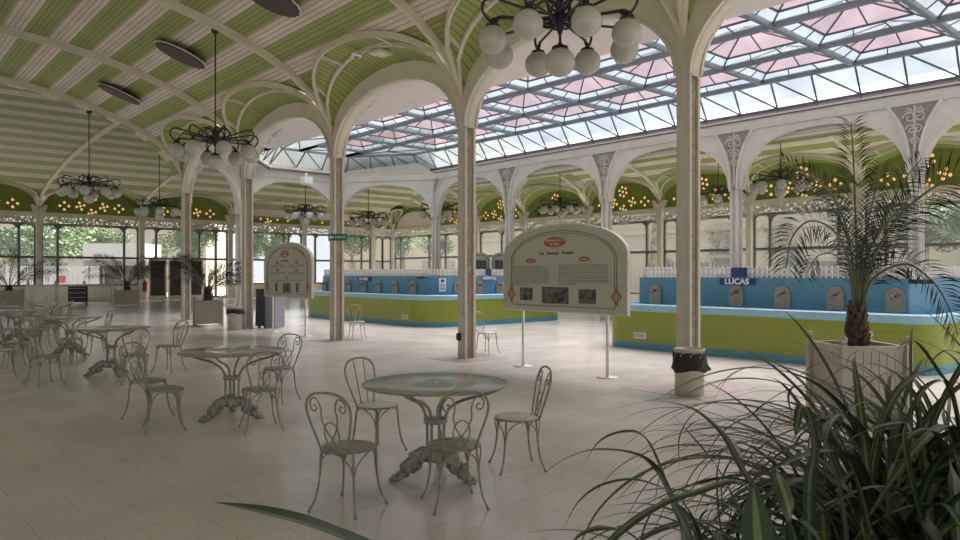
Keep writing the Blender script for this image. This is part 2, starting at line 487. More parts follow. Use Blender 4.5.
def e01(t): return math.sqrt(max(0, 1-(2*t-1)**2))
for a, b in zip(NEAR_U[:-1], NEAR_U[1:]):
    A = lambda t, a=a, b=b: (VN-.13, a+(b-a)*t, 4.95+1.22*e01(t))
    O = lambda t, a=a, b=b: (VN-.12-(D_NEAR-.12)*e01(t), a+(b-a)*t, h_near(VN-D_NEAR*e01(t))-.01)
    lunette(A, O, 0)
for u in NEAR_U:
    rb = MB(); path = []
    for i in range(45):
        v = -5.1+(VN-.05+5.1)*math.sin(PI/2*i/44); path.append((v, u, h_near(v)-.05))
    rb.sweep(path, .115, .12, side=(0,1,0))
    rb.sweep([(p[0], p[1], p[2]-.09) for p in path], .07, .07, side=(0,1,0))
    trim(rb)

# flat arch plates between columns
def arch_plate(p0, p1, th, spring, crown, top_front, top_back, m0=.2, n=28, flare=None):
    """p0,p1 plan points; front is the side to the left of p0->p1 seen from above"""
    p0, p1 = Vector((*p0, 0)), Vector((*p1, 0)); d = p1-p0; Ln = d.length; d.normalize(); nn = Vector((-d.y, d.x, 0))
    ts = [0.0]+[m0/Ln+(1-2*m0/Ln)*(.5-.5*math.cos(PI*i/n)) for i in range(n+1)]+[1.0]
    def low(t):
        s = (t-m0/Ln)/(1-2*m0/Ln)
        if s <= 0 or s >= 1: return spring
        return spring+(crown-spring)*(max(0, 1-abs(2*s-1)**2.25))**.5
    mb = MB(); b0 = len(mb.v)
    for t in ts:
        p = p0+d*(t*Ln); l = low(t)
        f, bk = p+nn*th/2, p-nn*th/2
        mb.v += [(f.x,f.y,l), (f.x,f.y,max(l+.02, top_front(t))), (bk.x,bk.y,max(l+.02, top_back(t))), (bk.x,bk.y,l)]
    for i in range(len(ts)-1):
        a, b = 4*i, 4*i+4
        for k in range(4):
            mb.face((a+k, a+(k+1) % 4, b+(k+1) % 4, b+k), None, k == 3)
    # thin raised edge moulding along the arch
    for s in (1,-1):
        mb.sweep([tuple(p0+d*(t*Ln)+nn*s*(th/2)+Vector((0,0,low(t)+.03))) for t in ts[1:-1]], .05, .05)
    return mb
for a, b in zip(NEAR_U[:-1], NEAR_U[1:]):
    mb = arch_plate((VN+.0, a), (VN+.0, b), .29, 4.45, 5.78, lambda t: 4.95+1.22*e01(t), lambda t: 6.32, m0=.11)
    trim(mb)
# flat plaster strip between the near arches and the skylight
mb = MB(); mb.box(VN+.1, 12.2, -6, 27.2, 6.3, 6.36)
mb.poly([(VN-.05,25.4,6.3),(VN-.05,26.5,6.3),(13.0,30.6,6.3),(14.4,30.45,6.3),(12.2,27.2,6.3),(12.2,25.5,6.3)])
struct('ceiling', mb, M['ceilpl'], 'flat plaster soffit beside the skylight')
# apse and far row arches with the riveted beam above
def beam(p0, p1, z0, z1, th):
    mb = MB(); mb.sweep([(*p0, (z0+z1)/2), (*p1, (z0+z1)/2)], th, z1-z0)
    mb.sweep([(*p0, z0+.02), (*p1, z0+.02)], th+.1, .04); mb.sweep([(*p0, z1-.02), (*p1, z1-.02)], th+.1, .04)
    d = Vector(p1)-Vector(p0); n = int(d.length/.22)
    nn = Vector((-d.y, d.x)).normalized()
    for i in range(n):
        q = Vector(p0)+d*((i+.5)/n)
        for s in (1, -1):
            for z in (z0+.09, z1-.09):
                r = q+nn*s*(th/2); mb.box(r.x-.018, r.x+.018, r.y-.018, r.y+.018, z-.018, z+.018)
    return mb
segs = [((VF, b), (VF, a)) for a, b in zip(FAR_U[:-1], FAR_U[1:])]
segs += list(zip(APSE[:-1], APSE[1:]))
for p0, p1 in segs:
    trim(arch_plate(p0, p1, .22, 4.2, 5.78, lambda t: 5.98, lambda t: 5.98, m0=.18), M['white'])
    trim(beam(p0, p1, 5.94, 6.3, .26), M['white'])
# wall above the apse arches, up to the end hall ceiling
mb = MB()
for p0, p1 in list(zip(APSE[:-1], APSE[1:]))+[((-5.1, 26.4), (VN, 26.4))]:
    z0 = 6.28 if p0[0] > 0 else 7.7
    mb.poly([(*p0, z0), (*p1, z0), (*p1, 8.3), (*p0, 8.3)])
for i in range(30):                       # gable over the end of the near vault
    v0, v1 = -5.1+14.22*i/30, -5.1+14.22*(i+1)/30
    mb.poly([(v0, 26.9, h_near(v0)), (v1, 26.9, h_near(v1)), (v1, 26.9, 8.2), (v0, 26.9, 8.2)])
struct('wall_inner', mb, M['cream'], 'cream wall above the arches')
rb = MB() if False else None
if rb: rb.sweep([(-5.1+14.2*math.sin(PI/2*i/40), 26.85, h_near(-5.1+14.2*math.sin(PI/2*i/40))-.06) for i in range(41)], .2, .16, side=(0,1,0))

# far gallery vault and end hall ceiling
FAR_P = [-7.7, -2.7, 2.3, 7.3, 12.3, 17.3, 22.3, 27.2, 32.4, 36.9, 41.5, UE]     # pilasters on the far wall
END_P = [-5.1, -1.0, 3.0, 8.4, 13.85, 19.4, 24.8, 30.6, VW]                      # pilasters on the end wall
D_FAR, D_END = 1.7, 2.2
us2 = []
for a, b in zip(FAR_P[:-1], FAR_P[1:]): us2 += [a+(b-a)*(.5-.5*math.cos(PI*k/14)) for k in range(14)]
us2 = [u for u in us2 if u < 26.3]+[26.3]
h_q = lambda v: ell(max(v, 24.0), 24.0, 8.52, 2.65)
sF = arc_table(h_far, 20.48, VW)
def pf(i, j):
    u = us2[i]; vo = VW-lun_depth(u, FAR_P, D_FAR); v = 20.5+(vo-20.5)*(.5-.5*math.cos(PI*j/30)); return (v, u, h_far(v))
mb = MB(); mb.grid(pf, len(us2)-1, 30, lambda i, j: (us2[i], sF(pf(i, j)[0])))
struct('ceiling', mb, M['stripes'], 'striped barrel vault over the far gallery')
vs = []
for a, b in zip(END_P[:-1], END_P[1:]): vs += [a+(b-a)*(.5-.5*math.cos(PI*k/14)) for k in range(14)]
vs = [v for v in vs if v < VF-.01]+[VF]
sE = arc_table(h_end, 26.4, UE)
def ustart(v):
    if v <= VN: return 26.45
    for (x0, y0), (x1, y1) in zip(APSE[:-1], APSE[1:]):
        if x0 <= v <= x1: return y0+(y1-y0)*(v-x0)/(x1-x0)
    return 26.3
def pe(i, j):
    v = vs[i]; u0 = ustart(v); uo = UE-lun_depth(v, END_P, D_END)
    u = u0+(uo-u0)*math.sin(PI/2*j/34); return (v, u, h_end(u))
mb = MB(); mb.grid(pe, len(vs)-1, 34, lambda i, j: (vs[i], sE(pe(i, j)[1])))
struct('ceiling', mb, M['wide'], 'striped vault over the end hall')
us3 = [26.3]
for a, b in zip(FAR_P[:-1], FAR_P[1:]): us3 += [u for u in [a+(b-a)*(.5-.5*math.cos(PI*k/14)) for k in range(14)] if u > 26.4]
us3 = [u for u in us3 if u < 46.9]+[UE]
sQ = arc_table(h_q, VF, VW)
def pc(i, j):
    u = us3[i]; vo = VW-lun_depth(u, FAR_P, D_FAR); v = VF+(vo-VF)*j/30; return (v, u, min(h_end(u), h_q(v)))
def uvc(i, j): return (us3[i], sQ(pc(i, j)[0]))
mb = MB(); mb.grid(pc, len(us3)-1, 30)
for fi, f in enumerate(mb.f):
    c = sum((Vector(mb.v[k]) for k in f), Vector())/4
    mb.uv[fi] = [((mb.v[k][0], sE(mb.v[k][1])) if h_end(c.y) < h_q(c.x) else (mb.v[k][1], sQ(mb.v[k][0]))) for k in f]
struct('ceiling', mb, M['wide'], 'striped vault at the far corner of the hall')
mb = MB()
for i in range(24):                       # gable over the end of the far gallery vault
    v0, v1 = 20.5+12*i/24, 20.5+12*(i+1)/24
    mb.poly([(v0, 26.3, h_far(v0)), (v1, 26.3, h_far(v1)), (v1, 26.3, 8.3), (v0, 26.3, 8.3)])
struct('wall_inner', mb, M['cream'])
R_FAR, R_END = 1.35, 1.35
for a, b in zip(FAR_P[:-1], FAR_P[1:]):
    A = lambda t, a=a, b=b: (VW-.02, a+(b-a)*t, SPR+R_FAR*e01(t))
    O = lambda t, a=a, b=b: (VW-.02-D_FAR*e01(t), a+(b-a)*t, (h_far if a < 26 else h_q)(VW-D_FAR*e01(t))-.01)
    lunette(A, O, 0, n=18, rw=.09, spacers=(.2,.5,.8), bulge=.06)
for a, b in zip(END_P[:-1], END_P[1:]):
    A = lambda t, a=a, b=b: (a+(b-a)*t, UE-.02, SPR+R_END*e01(t))
    O = lambda t, a=a, b=b: (a+(b-a)*t, UE-.02-D_END*e01(t), h_end(UE-D_END*e01(t))-.01)
    lunette(A, O, 1, n=18, rw=.09, spacers=(.2,.5,.8), bulge=.06)
for u in FAR_P[1:-1]:
    if u > 26.5:
        rb = MB(); rb.sweep([(VF+(VW-VF)*math.sin(PI/2*i/30), u, min(h_end(u), h_q(VF+(VW-VF)*math.sin(PI/2*i/30)))-.05) for i in range(31)], .14, .14, side=(0,1,0)); trim(rb); continue
    rb = MB(); rb.sweep([(26.5-6*math.cos(PI*i/40), u, h_far(26.5-6*math.cos(PI*i/40))-.05) for i in range(41)], .14, .14, side=(0,1,0)); trim(rb)
for v in END_P[1:-1]:
    if v < VF:
        u0 = ustart(v)
        rb = MB(); rb.sweep([(v, u0+(UE-u0)*math.sin(PI/2*i/36), h_end(u0+(UE-u0)*math.sin(PI/2*i/36))-.05) for i in range(37)], .16, .16, side=(1,0,0)); trim(rb)

# zinc roofs over the vaults
rf = MB()
rf.grid(lambda i, j: ((lambda v, u: (v, u, max(h_near(v)+.25, 6.9)))(-5.4+14.6*j/24, -6+33*i/2)), 2, 24)
rf.grid(lambda i, j: ((lambda v, u: (v, u, max(h_far(min(max(v,20.6),32.4))+.25, 6.42 if v < 28 else 7.1)))(20.56+12.2*j/24, -8+34.3*i/2)), 2, 24)
rf.grid(lambda i, j: ((lambda v, u: (v, u, max(h_end(min(u,46.9))+.4, 7.3)))(-6+38.8*i/2, 30.6+17*j/24)), 2, 24)
struct('roof', rf, M['zinc'], 'pale zinc roof over the vaults')
# ------------------------------------------------------------------ skylight
BP = [(12.1,-6),(12.1,27.5),(14.2,30.1),(18.1,30.1),(20.42,27.2),(20.42,-6)]
TP = [(12.82,-6),(12.82,27.1),(14.5,29.35),(17.8,29.35),(19.68,26.9),(19.68,-6)]
ZB, ZT = 6.42, 7.1
sky = tag(thing('window_1', 'long glazed skylight of rose glass pyramids over the springs', None), None, None, None, 'structure')
gi, gp, mu, cb = MB(), MB(), MB(), MB()
for k in range(5):
    b0, b1, t0, t1 = [Vector(p) for p in (BP[k], BP[k+1], TP[k], TP[k+1])]
    gi.poly([(*b0, ZB), (*b1, ZB), (*t1, ZT), (*t0, ZT)])
    zl = 6.24 if k else 6.37
    gp.poly([(*b0, zl), (*b1, zl), (*b1, ZB), (*b0, ZB)])
    L_ = (b1-b0).length; n = max(2, round(L_/1.14))
    for z, p, q in ((ZB, b0, b1), (ZT, t0, t1)): mu.sweep([(*p, z), (*q, z)], .06, .06)
    if k: mu.sweep([(*b0, 6.25), (*b1, 6.25)], .07, .05)
    mu.sweep([(*b0, ZB), (*t0, ZT)], .05, .05)
    for i in range(n):
        f0, f1 = i/n, (i+1)/n
        mu.sweep([(*b0.lerp(b1, f0), ZB), (*t0.lerp(t1, f0), ZT)], .045, .045)
        mu.sweep([(*b0.lerp(b1, f0), ZB), (*t0.lerp(t1, f1), ZT)] if k in (0,) else [(*t0.lerp(t1, f0), ZT), (*b0.lerp(b1, f1), ZB)], .04, .04)
        if k: mu.sweep([(*b0.lerp(b1, f0), 6.25), (*b0.lerp(b1, f0), ZB)], .03, .03)
    # curb under the glass
    if k != 4: cb.sweep([(*b0, 6.37), (*b1, 6.37)], .16, .12)
vn = [12.85, 15.3, 17.6, 19.68]; UL, SU = 25.15, 2.5
un = [UL-SU*k for k in range(0, 13)]
cells = [(vn[i], vn[i+1], un[k+1]) for i in range(3) for k in range(len(un)-1)]+[(vn[1], vn[2], UL)]
gd = MB()
for v0, v1, u0 in cells:
    c = Vector(((v0+v1)/2, u0+SU/2)); hv, hu = (v1-v0)/2, SU/2
    q1 = [(c.x+sx*(hv-.06), c.y+sy*(hu-.06), 7.10) for sx, sy in ((-1,-1),(1,-1),(1,1),(-1,1))]
    q2 = [(c.x+sx*(hv-.31), c.y+sy*(hu-.31), 7.22) for sx, sy in ((-1,-1),(1,-1),(1,1),(-1,1))]
    ap = (c.x, c.y, 7.62)
    for j in range(4):
        k = (j+1) % 4
        gi.poly([q1[j], q1[k], q2[k], q2[j]]); gp.poly([q2[j], q2[k], ap])
        mu.sweep([q1[j], q2[j]], .035, .035); mu.sweep([q2[j], q2[k]], .045, .045); mu.sweep([q2[j], ap], .035, .035)
        for f in (.33, .67):
            mu.sweep([Vector(q1[j]).lerp(Vector(q1[k]), f), Vector(q2[j]).lerp(Vector(q2[k]), f)], .025, .025)
        mu.sweep([Vector(q2[j]).lerp(Vector(q2[k]), .5), ap], .028, .028)
for v in vn: gd.box(v-.06, v+.06, -6, UL+(SU if v in (vn[1], vn[2]) else .1), 7.0, 7.14)
for u in un: gd.box(12.85, 19.68, u-.055, u+.055, 7.01, 7.13)
gd.box(vn[1], vn[2], UL+SU-.055, UL+SU+.055, 7.01, 7.13)
for p in ([(12.82,UL),(vn[1],UL),(vn[1],29.35),(14.5,29.35),(12.82,27.1)], [(vn[2],UL),(19.68,UL),(19.68,26.9),(17.8,29.35),(vn[2],29.35)], [(vn[1],UL+SU),(vn[2],UL+SU),(vn[2],29.35),(vn[1],29.35)]):
    gi.poly([(*q, 7.12) for q in p])
    c0 = sum((Vector(q) for q in p), Vector((0,0)))/len(p)
    for q in p: mu.sweep([(*c0, 7.11), (*q, 7.11)], .05, .04)
    for q, r_ in zip(p, p[1:]+p[:1]): gd.sweep([(*q, 7.08), (*r_, 7.08)], .08, .1)
gi.build('pane', M['ice'], sky); gp.build('rose_pane', M['pink'], sky, 'rose tinted glass'); mu.build('muntin', M['muntin'], sky); gd.build('girder', M['girder'], sky); cb.build('curb', M['ceilpl'], sky)

# ------------------------------------------------------------------ columns
def column_near(name, v, u, label):
    t = thing(name, label, 'column', (v, u, 0), 0, 'riveted iron columns of the near row')
    fl_ = MB()
    fl_.box(-.13, -.085, -.11, .11, 0, 4.62); fl_.box(.085, .14, -.11, .11, 0, 4.62)
    fl_.box(-.15, -.12, -.05, .05, 0, 5.2)
    fl_.build('flange', M['creamd'], t)
    w = MB(); w.box(-.085, .085, -.07, .07, 0, 4.62)
    for s in (-1, 1):
        for i in range(24): w.ball((0, s*.072, .15+i*.185), .016, 6, 4)
    w.build('web', M['web'], t, 'brown riveted web')
    c = MB()                               # flared head that carries the arches and ribs
    for s in (-1, 1):
        c.prism([(0,4.45),(s*.11,4.45),(s*.125,4.7),(s*.17,4.95),(s*.25,5.2),(s*.34,5.42),(0,5.42)] if s > 0 else [(0,5.42),(-.34,5.42),(-.25,5.2),(-.17,4.95),(-.125,4.7),(-.11,4.45),(0,4.45)], lambda a, b, q: (q, a, b), -.14, .14)
    c.build('capital', M['creamd'], t)
    sc = MB()                              # scrolled iron bracket on the court side
    for s in (-1, 1):
        for r0, cx, cz in ((.16, .55, 5.7), (.10, .85, 5.9), (.13, .42, 5.35)):
            sc.tube([(cx+r0*(1-k/26)*math.cos(s*k*.42), s*.05, cz+r0*(1-k/26)*math.sin(s*k*.42)) for k in range(25)], .02, 5)
    sc.tube(spline([(.2,0,4.75),(.3,0,5.3),(.6,0,5.75),(1.1,0,6.05)], 6), .03, 6)
    sc.build('scroll_bracket', M['creamd'], t)
    return t
NL = ['near row column standing in the café just beyond the planter trough', 'riveted column at the right edge of the near arches', 'riveted cream column behind the bin with a black bag', 'riveted cream column left of the large information panel', 'riveted cream column carrying the green exit sign', 'pale column between the grey bin and the dark wheeled cabinet', 'corner column of the near row beside the white palm planter']
for u, l in zip(NEAR_U, NL): column_near('iron_column', VN, u, l)

def column_far(name, v, u, label, rz=0):
    t = thing(name, label, 'column', (v, u, 0), rz, 'white clustered columns around the springs')
    s = MB()
    for a, b in ((-.1,-.1),(-.1,.1),(.1,-.1),(.1,.1)):
        s.tube([(a, b, 0), (a, b, 4.4)], .055, 8)
    s.box(-.08,.08,-.08,.08,0,4.4)
    s.lathe([(.24,0),(.24,.12),(.2,.2),(.16,.3)], 16)
    s.build('shaft', M['white'], t)
    c = MB()
    for sg in (-1, 1):
        c.sweep([(-.0, sg*(.11+.50*(k/10)**2.6), 4.2+1.74*k/10) for k in range(11)], .40, .065, side=(1,0,0))
    wb = MB(); wb.prism([(.09+.48*(k/10)**2.6, 4.2+1.74*k/10) for k in range(11)]+[(-.09-.48*(k/10)**2.6, 4.2+1.74*k/10) for k in range(10,-1,-1)], lambda a, b, q: (q, a, b), -.13, .13); wb.build('head_web', M['web'], t, 'brown openwork backing')
    c.build('capital', M['white'], t)
    o = MB()
    for sg in (-1, 1):
        for cz, r0 in ((5.0,.09),(5.3,.13),(5.6,.16),(5.75,.09)):
            o.tube([(-.15, sg*.11*(cz-4.6)+r0*(1-k/22)*math.cos(k*.45*sg), cz+r0*(1-k/22)*math.sin(k*.45)) for k in range(20)], .024, 5)
    o.box(-.15,-.13,-.03,.03,4.3,5.9)
    o.build('scroll_ornament', M['creamd'], t)
    return t
FL = ['', '', 'white clustered column behind the right palm fronds', 'white clustered column above the LUCAS sign', 'white clustered column right of the large information panel', 'white clustered column left of the large information panel top', 'white clustered column right of the small notice on the blue basin', 'far white column at the apse corner']
for u, l in zip(FAR_U, FL):
    if l: column_far('clustered_column', VF, u, l)
column_far('clustered_column', 13.0, 30.4, 'apse column hidden behind the pale column', .7)
column_far('clustered_column', 17.8, 30.4, 'apse column beyond the column with the exit sign', .0)

# ------------------------------------------------------------------ outer walls, one bay after another
WN = [1]
wall_low, wall_t, pil, cornice = {}, {}, {}, {}
def rosette(mb, to3, cs, ch, big=True, lit=True):
    """clusters of little round panes"""
    def flower(x, z, r, ring, mi):
        for k in range(ring):
            a = 2*PI*k/ring+.3
            disc(x+r*math.cos(a), z+r*math.sin(a), .078, mi)
        disc(x, z, .075, mi)
    def disc(x, z, r, mi):
        n = 10
        mb.prism([(x+r*math.cos(2*PI*k/n), z+r*math.sin(2*PI*k/n)) for k in range(n)], to3, .012, .05, mi)
        rim = [to3(x+r*1.08*math.cos(2*PI*k/n), z+r*1.08*math.sin(2*PI*k/n), .03) for k in range(n)]
        mb.tube(rim, .018, 4, closed=True, mi=2)
    if big:
        a = 0 if lit else 3
        flower(cs, ch+.42, .25, 6, 0); flower(cs-.62, ch-.18, .20, 4, a); flower(cs+.62, ch-.18, .20, 4, a); flower(cs, ch-.55, .19, 4, a)
    else:
        for dx, dz in ((0,.2),(.23,0),(0,-.2),(-.23,0)): disc(cs+dx, ch+dz, .078, 0 if lit else 3)
def bay(p0, p1, inward, side, kind='std', sill=.9, lit=True, z_trans=2.8, rise=1.35):
    """wall bay from p0 to p1 (plan); inward = unit vector into the room"""
    p0, p1 = Vector((*p0, 0)), Vector((*p1, 0)); d = p1-p0; Ln = d.length; d.normalize(); nn = Vector((*inward, 0))
    to3 = lambda a, b, t: tuple(p0+d*a+nn*t+Vector((0,0,b)))
    lo = wall_low.setdefault(side, MB()); ty = wall_t.setdefault(side, MB()); co = cornice.setdefault(side, MB())
    lo.prism([(0,0),(Ln,0),(Ln,sill),(0,sill)], to3, -.2, -.02)
    top = [(Ln*i/18, SPR+.02+(rise+.09)*e01(i/18)) for i in range(19)]
    blind = kind == 'blind'
    poly = [(0,5.0)]+[(0,SPR)]+top[1:-1]+[(Ln,SPR),(Ln,5.0)]
    for i in range(18):
        (a, b), (a2, b2) = top[i], top[i+1]
        ty.poly([to3(a,5.0,0), to3(a2,5.0,0), to3(a2,b2,0), to3(a,b,0)])
    co.sweep([to3(0,5.0,.06), to3(Ln,5.0,.06)], .16, .16); co.sweep([to3(0,4.86,.03), to3(Ln,4.86,.03)], .1, .08)
    WN[0] += 1
    w = tag(thing('window_%d' % WN[0], 'glazed bay of the %s' % {'far':'far gallery wall','end':'end wall','near':'added café side wall, out of view','back':'added wall behind the camera'}[side], None), None, None, None, 'structure')
    lb = MB()
    nseg = 16
    def lz(a):                             # scalloped lower edge of the lace band
        f = (a/Ln*2) % 1
        return 4.25+.27*(1-abs(2*f-1)**2.6)
    for i in range(nseg):
        a, a2 = Ln*i/nseg, Ln*(i+1)/nseg
        lb.poly([to3(a,lz(a),.02), to3(a2,lz(a2),.02), to3(a2,4.95,.02), to3(a,4.95,.02)], [(a,lz(a)),(a2,lz(a2)),(a2,4.95),(a,4.95)])
    lb.build('lace_band', M['lace'], w)
    fr = MB()
    def fbar(a, b, a2, b2, wd=.1, dp=.14): fr.sweep([to3(a,b,-.1), to3(a2,b2,-.1)], wd, dp, side=tuple(d) if abs(a-a2) < 1e-6 else (0,0,1))
    if kind == 'side': xs = [.12, 1.15, 1.5, Ln-1.5, Ln-1.15, Ln-.12]
    elif kind == 'door': xs = [.12, .9, Ln-2.0, Ln-.9, Ln-.12]
    else: xs = [.14, .95, Ln-.95, Ln-.14] if kind != 'half' else [.14, Ln/2, Ln-.14]
    for x in xs: fbar(x, sill, x, 4.5, .17 if x in (xs[0], xs[-1]) else .12)
    fbar(0, z_trans, Ln, z_trans, .13, .12); fbar(0, 4.42, Ln, 4.42, .14, .12); fbar(0, sill+.04, Ln, sill+.04, .1, .16)
    for x0, x1 in zip(xs[:-1], xs[1:]):    # rounded upper corners
        r = min(.55, (x1-x0)/2)
        for cx, s in ((x0+r, -1), (x1-r, 1)):
            n = 8
            pts = [(cx+s*r*math.sin(PI/2*k/n), 4.4-r+r*math.cos(PI/2*k/n)) for k in range(n+1)]
            fr.prism(pts+[(cx+s*r, 4.42)] if s > 0 else [(cx-r, 4.42)]+list(reversed(pts)), to3, -.14, -.06)
    fr.build('window_frame', M['winframe'], w)
    g = MB(); g.poly([to3(0,sill,-.1), to3(Ln,sill,-.1), to3(Ln,4.9,-.1), to3(0,4.9,-.1)]); g.build('pane', M['glass'], w)
    if side in ('near', 'back'): return w
    if not blind:
        r = MB(); rosette(r, to3, Ln/2, 5.72, True, lit)
        rosette(r, to3, Ln/2-1.45, 5.5, False, lit); rosette(r, to3, Ln/2+1.45, 5.5, False, lit)
        r.build('rosette_pane', [M['amber'], M['amberd'], M['black'], M['dkdisc']], w, 'clustered round amber panes')
    else:
        r = MB(); r.prism([(Ln*.08+Ln*.84*i/16, 5.04+1.25*e01(i/16)) for i in range(17)], to3, .01, .05)
        r.build('blind_panel', M['ceilpl'], w)
    return w
def pilaster(p, inward, side):
    b = pil.setdefault(side, MB()); x, y = p; nn = Vector((*inward, 0)); d = Vector((-nn.y, nn.x, 0))
    to3 = lambda a, c, t: tuple(Vector((x, y, 0))+d*a+nn*t+Vector((0,0,c)))
    b.prism([(-.2,0),(.2,0),(.2,.9),(-.2,.9)], to3, -.1, .24)
    b.prism([(-.14,.9),(.14,.9),(.14,4.5),(-.14,4.5)], to3, -.1, .18)
    b.prism([(-.14,4.5),(.14,4.5),(.2,4.9),(.42,5.45),(.3,5.5),(0,5.25),(-.3,5.5),(-.42,5.45),(-.2,4.9)], to3, -.05, .24)
for i, (a, b) in enumerate(zip(FAR_P[:-1], FAR_P[1:])):
    kind = 'blind' if i == 10 else ('half' if i in (7, 8) else 'std')
    bay((VW, a), (VW, b), (-1, 0), 'far', kind, sill=.5, lit=i not in (7,), z_trans=2.78)
    pilaster((VW, b), (-1, 0), 'far')
for i, (a, b) in enumerate(zip(END_P[:-1], END_P[1:])):
    kind = 'door' if i == 4 else ('side' if i in (5,) else 'std')
    bay((a, UE), (b, UE), (0, -1), 'end', kind, sill=.06 if i == 4 else .9, z_trans=2.55)
    pilaster((b, UE), (0, -1), 'end')
NEAR_W = [-6, -1.0, 4.0, 9.0, 14.0, 19.0, 24.0, 29.0, 35.0, 41.0, UE]  # unseen café side wall, added to cut the sky light in the gallery
for a, b in zip(NEAR_W[:-1], NEAR_W[1:]):
    bay((-5.1, a), (-5.1, b), (1, 0), 'near', 'std', sill=.9); pilaster((-5.1, b), (1, 0), 'near')
for a, b in ((-5.1, 0), (0, 4.6), (4.6, 9.1)): bay((a, -5.9), (b, -5.9), (0, 1), 'back', 'std', sill=.9)  # unseen back wall, added to close off more of the sky light
for side in ('far', 'end', 'near', 'back'):
    struct('wall_%s' % side, wall_low[side], M['cream']); struct('wall_%s' % side, wall_t[side], M['tymp'])
    if side in pil: trim(pil[side], M['creamd'])
    trim(cornice[side], M['cream'])

# ------------------------------------------------------------------ cafe chairs and tables
KH = .845
def back_pt(x, z):                         # backrest plane leans back a little; local +x is the way the chair faces
    return (-.165-.10*(z-.43)/.42, x*1.13, z)
def mirror(pts): return [(-p[0], p[1]) for p in pts]
def make_chair(style):
    t = bpy.data.objects.new('bistro_chair', None); t.empty_display_size = .2; COL.objects.link(t)
    s = MB(); s.lathe([(.0,.424),(.178,.424),(.184,.430),(.178,.437),(.0,.440)], 26)
    s.build('seat', M['chair_white' if style == 'rod' or style == 'gleaming' else 'chair_seat'], t)
    r = MB(); r.tube([(.186*math.cos(2*PI*k/26), .186*math.sin(2*PI*k/26), .428) for k in range(26)], .009, 6, closed=True)
    r.build('seat_ring', M['chair'], t)
    for a in (45, 135, 225, 315):
        c, sn = math.cos(math.radians(a)), math.sin(math.radians(a))
        prof = [(.182,.425),(.188,.36),(.198,.26),(.212,.16),(.232,.085),(.262,.03),(.270,.008)]
        l = MB(); l.tube(spline([(c*q, sn*q, z) for q, z in prof], 4), .0088, 6)
        l.ball((c*.271, sn*.271, .0105), .0145, 8, 5, (1,1,.7))
        l.build('leg', M['chair'], t)
    b = MB()                               # arched braces joining each pair of legs under the seat
    for a in (0, 90, 180, 270):
        for sg in (-1, 1):
            pts = []
            for k in range(9):
                f = k/8; ang = math.radians(a+sg*(45-33*math.sin(PI/2*f)))
                rr = .186; z = .25+.165*math.sin(PI/2*f)**.8 if f > 0 else .25
                ang = math.radians(a+sg*(45*(1-f)**1.0*(1-.25*f)+6*f)); rr = .199-.013*f
                pts.append((rr*math.cos(ang), rr*math.sin(ang), .25+.168*math.sqrt(1-(1-f)**2)))
            b.tube(pts, .006, 5)
    b.build('brace', M['chair'], t)
    h = MB()                               # balloon hoop of the back
    half = [(.095,.425),(.118,.52),(.146,.63),(.160,.71),(.150,.775),(.112,.822),(.055,.842),(0,.846)]
    full = half+mirror(half[:-1])[::-1]
    h.tube(spline([back_pt(*p) for p in full], 4), .0094, 6); h.build('back_hoop', M['chair'], t)
    g = MB()
    if style == 'rod':
        for x in (-.05, .05): g.tube(spline([back_pt(x*.75,.43), back_pt(x*.9,.6), back_pt(x*1.1,.83)], 5), .0062, 5)
    else:
        for sg in (1, -1):
            sw = [(-.045,.425),(-.02,.48),(.035,.58),(.058,.66),(.052,.73),(.075,.80),(.108,.80),(.128,.765),(.122,.725),(.098,.712),(.082,.735),(.092,.757),(.106,.752)]
            g.tube(spline([back_pt(sg*x, z) for x, z in sw], 4), .0062, 5)
        lo = [(0,.43),(.035,.475),(.052,.545),(.04,.61),(0,.638)]
        g.tube(spline([back_pt(*p) for p in lo+mirror(lo[:-1])[::-1]], 4), .006, 5)
        for sg in (1, -1):
            g.tube(spline([back_pt(sg*.095,.43), back_pt(sg*.05,.405), back_pt(sg*.005,.43)], 4), .006, 5)
    g.build('back_scroll' if style != 'rod' else 'back_rod', M['chair'], t)
    return t
PROTO = {k: make_chair(k) for k in ('scroll', 'gleaming', 'rod')}
used = set()
def chair(px, py, f, label, style='scroll', group='white iron bistro chairs in the café'):
    p = fl(px, py, .43); rz = facing(*f)
    t = PROTO[style]
    if style in used: t = copy_tree(t)
    used.add(style)
    t.location = (p.x, p.y, 0); t.rotation_euler = (0, 0, rz)
    return tag(t, label, 'chair', group)

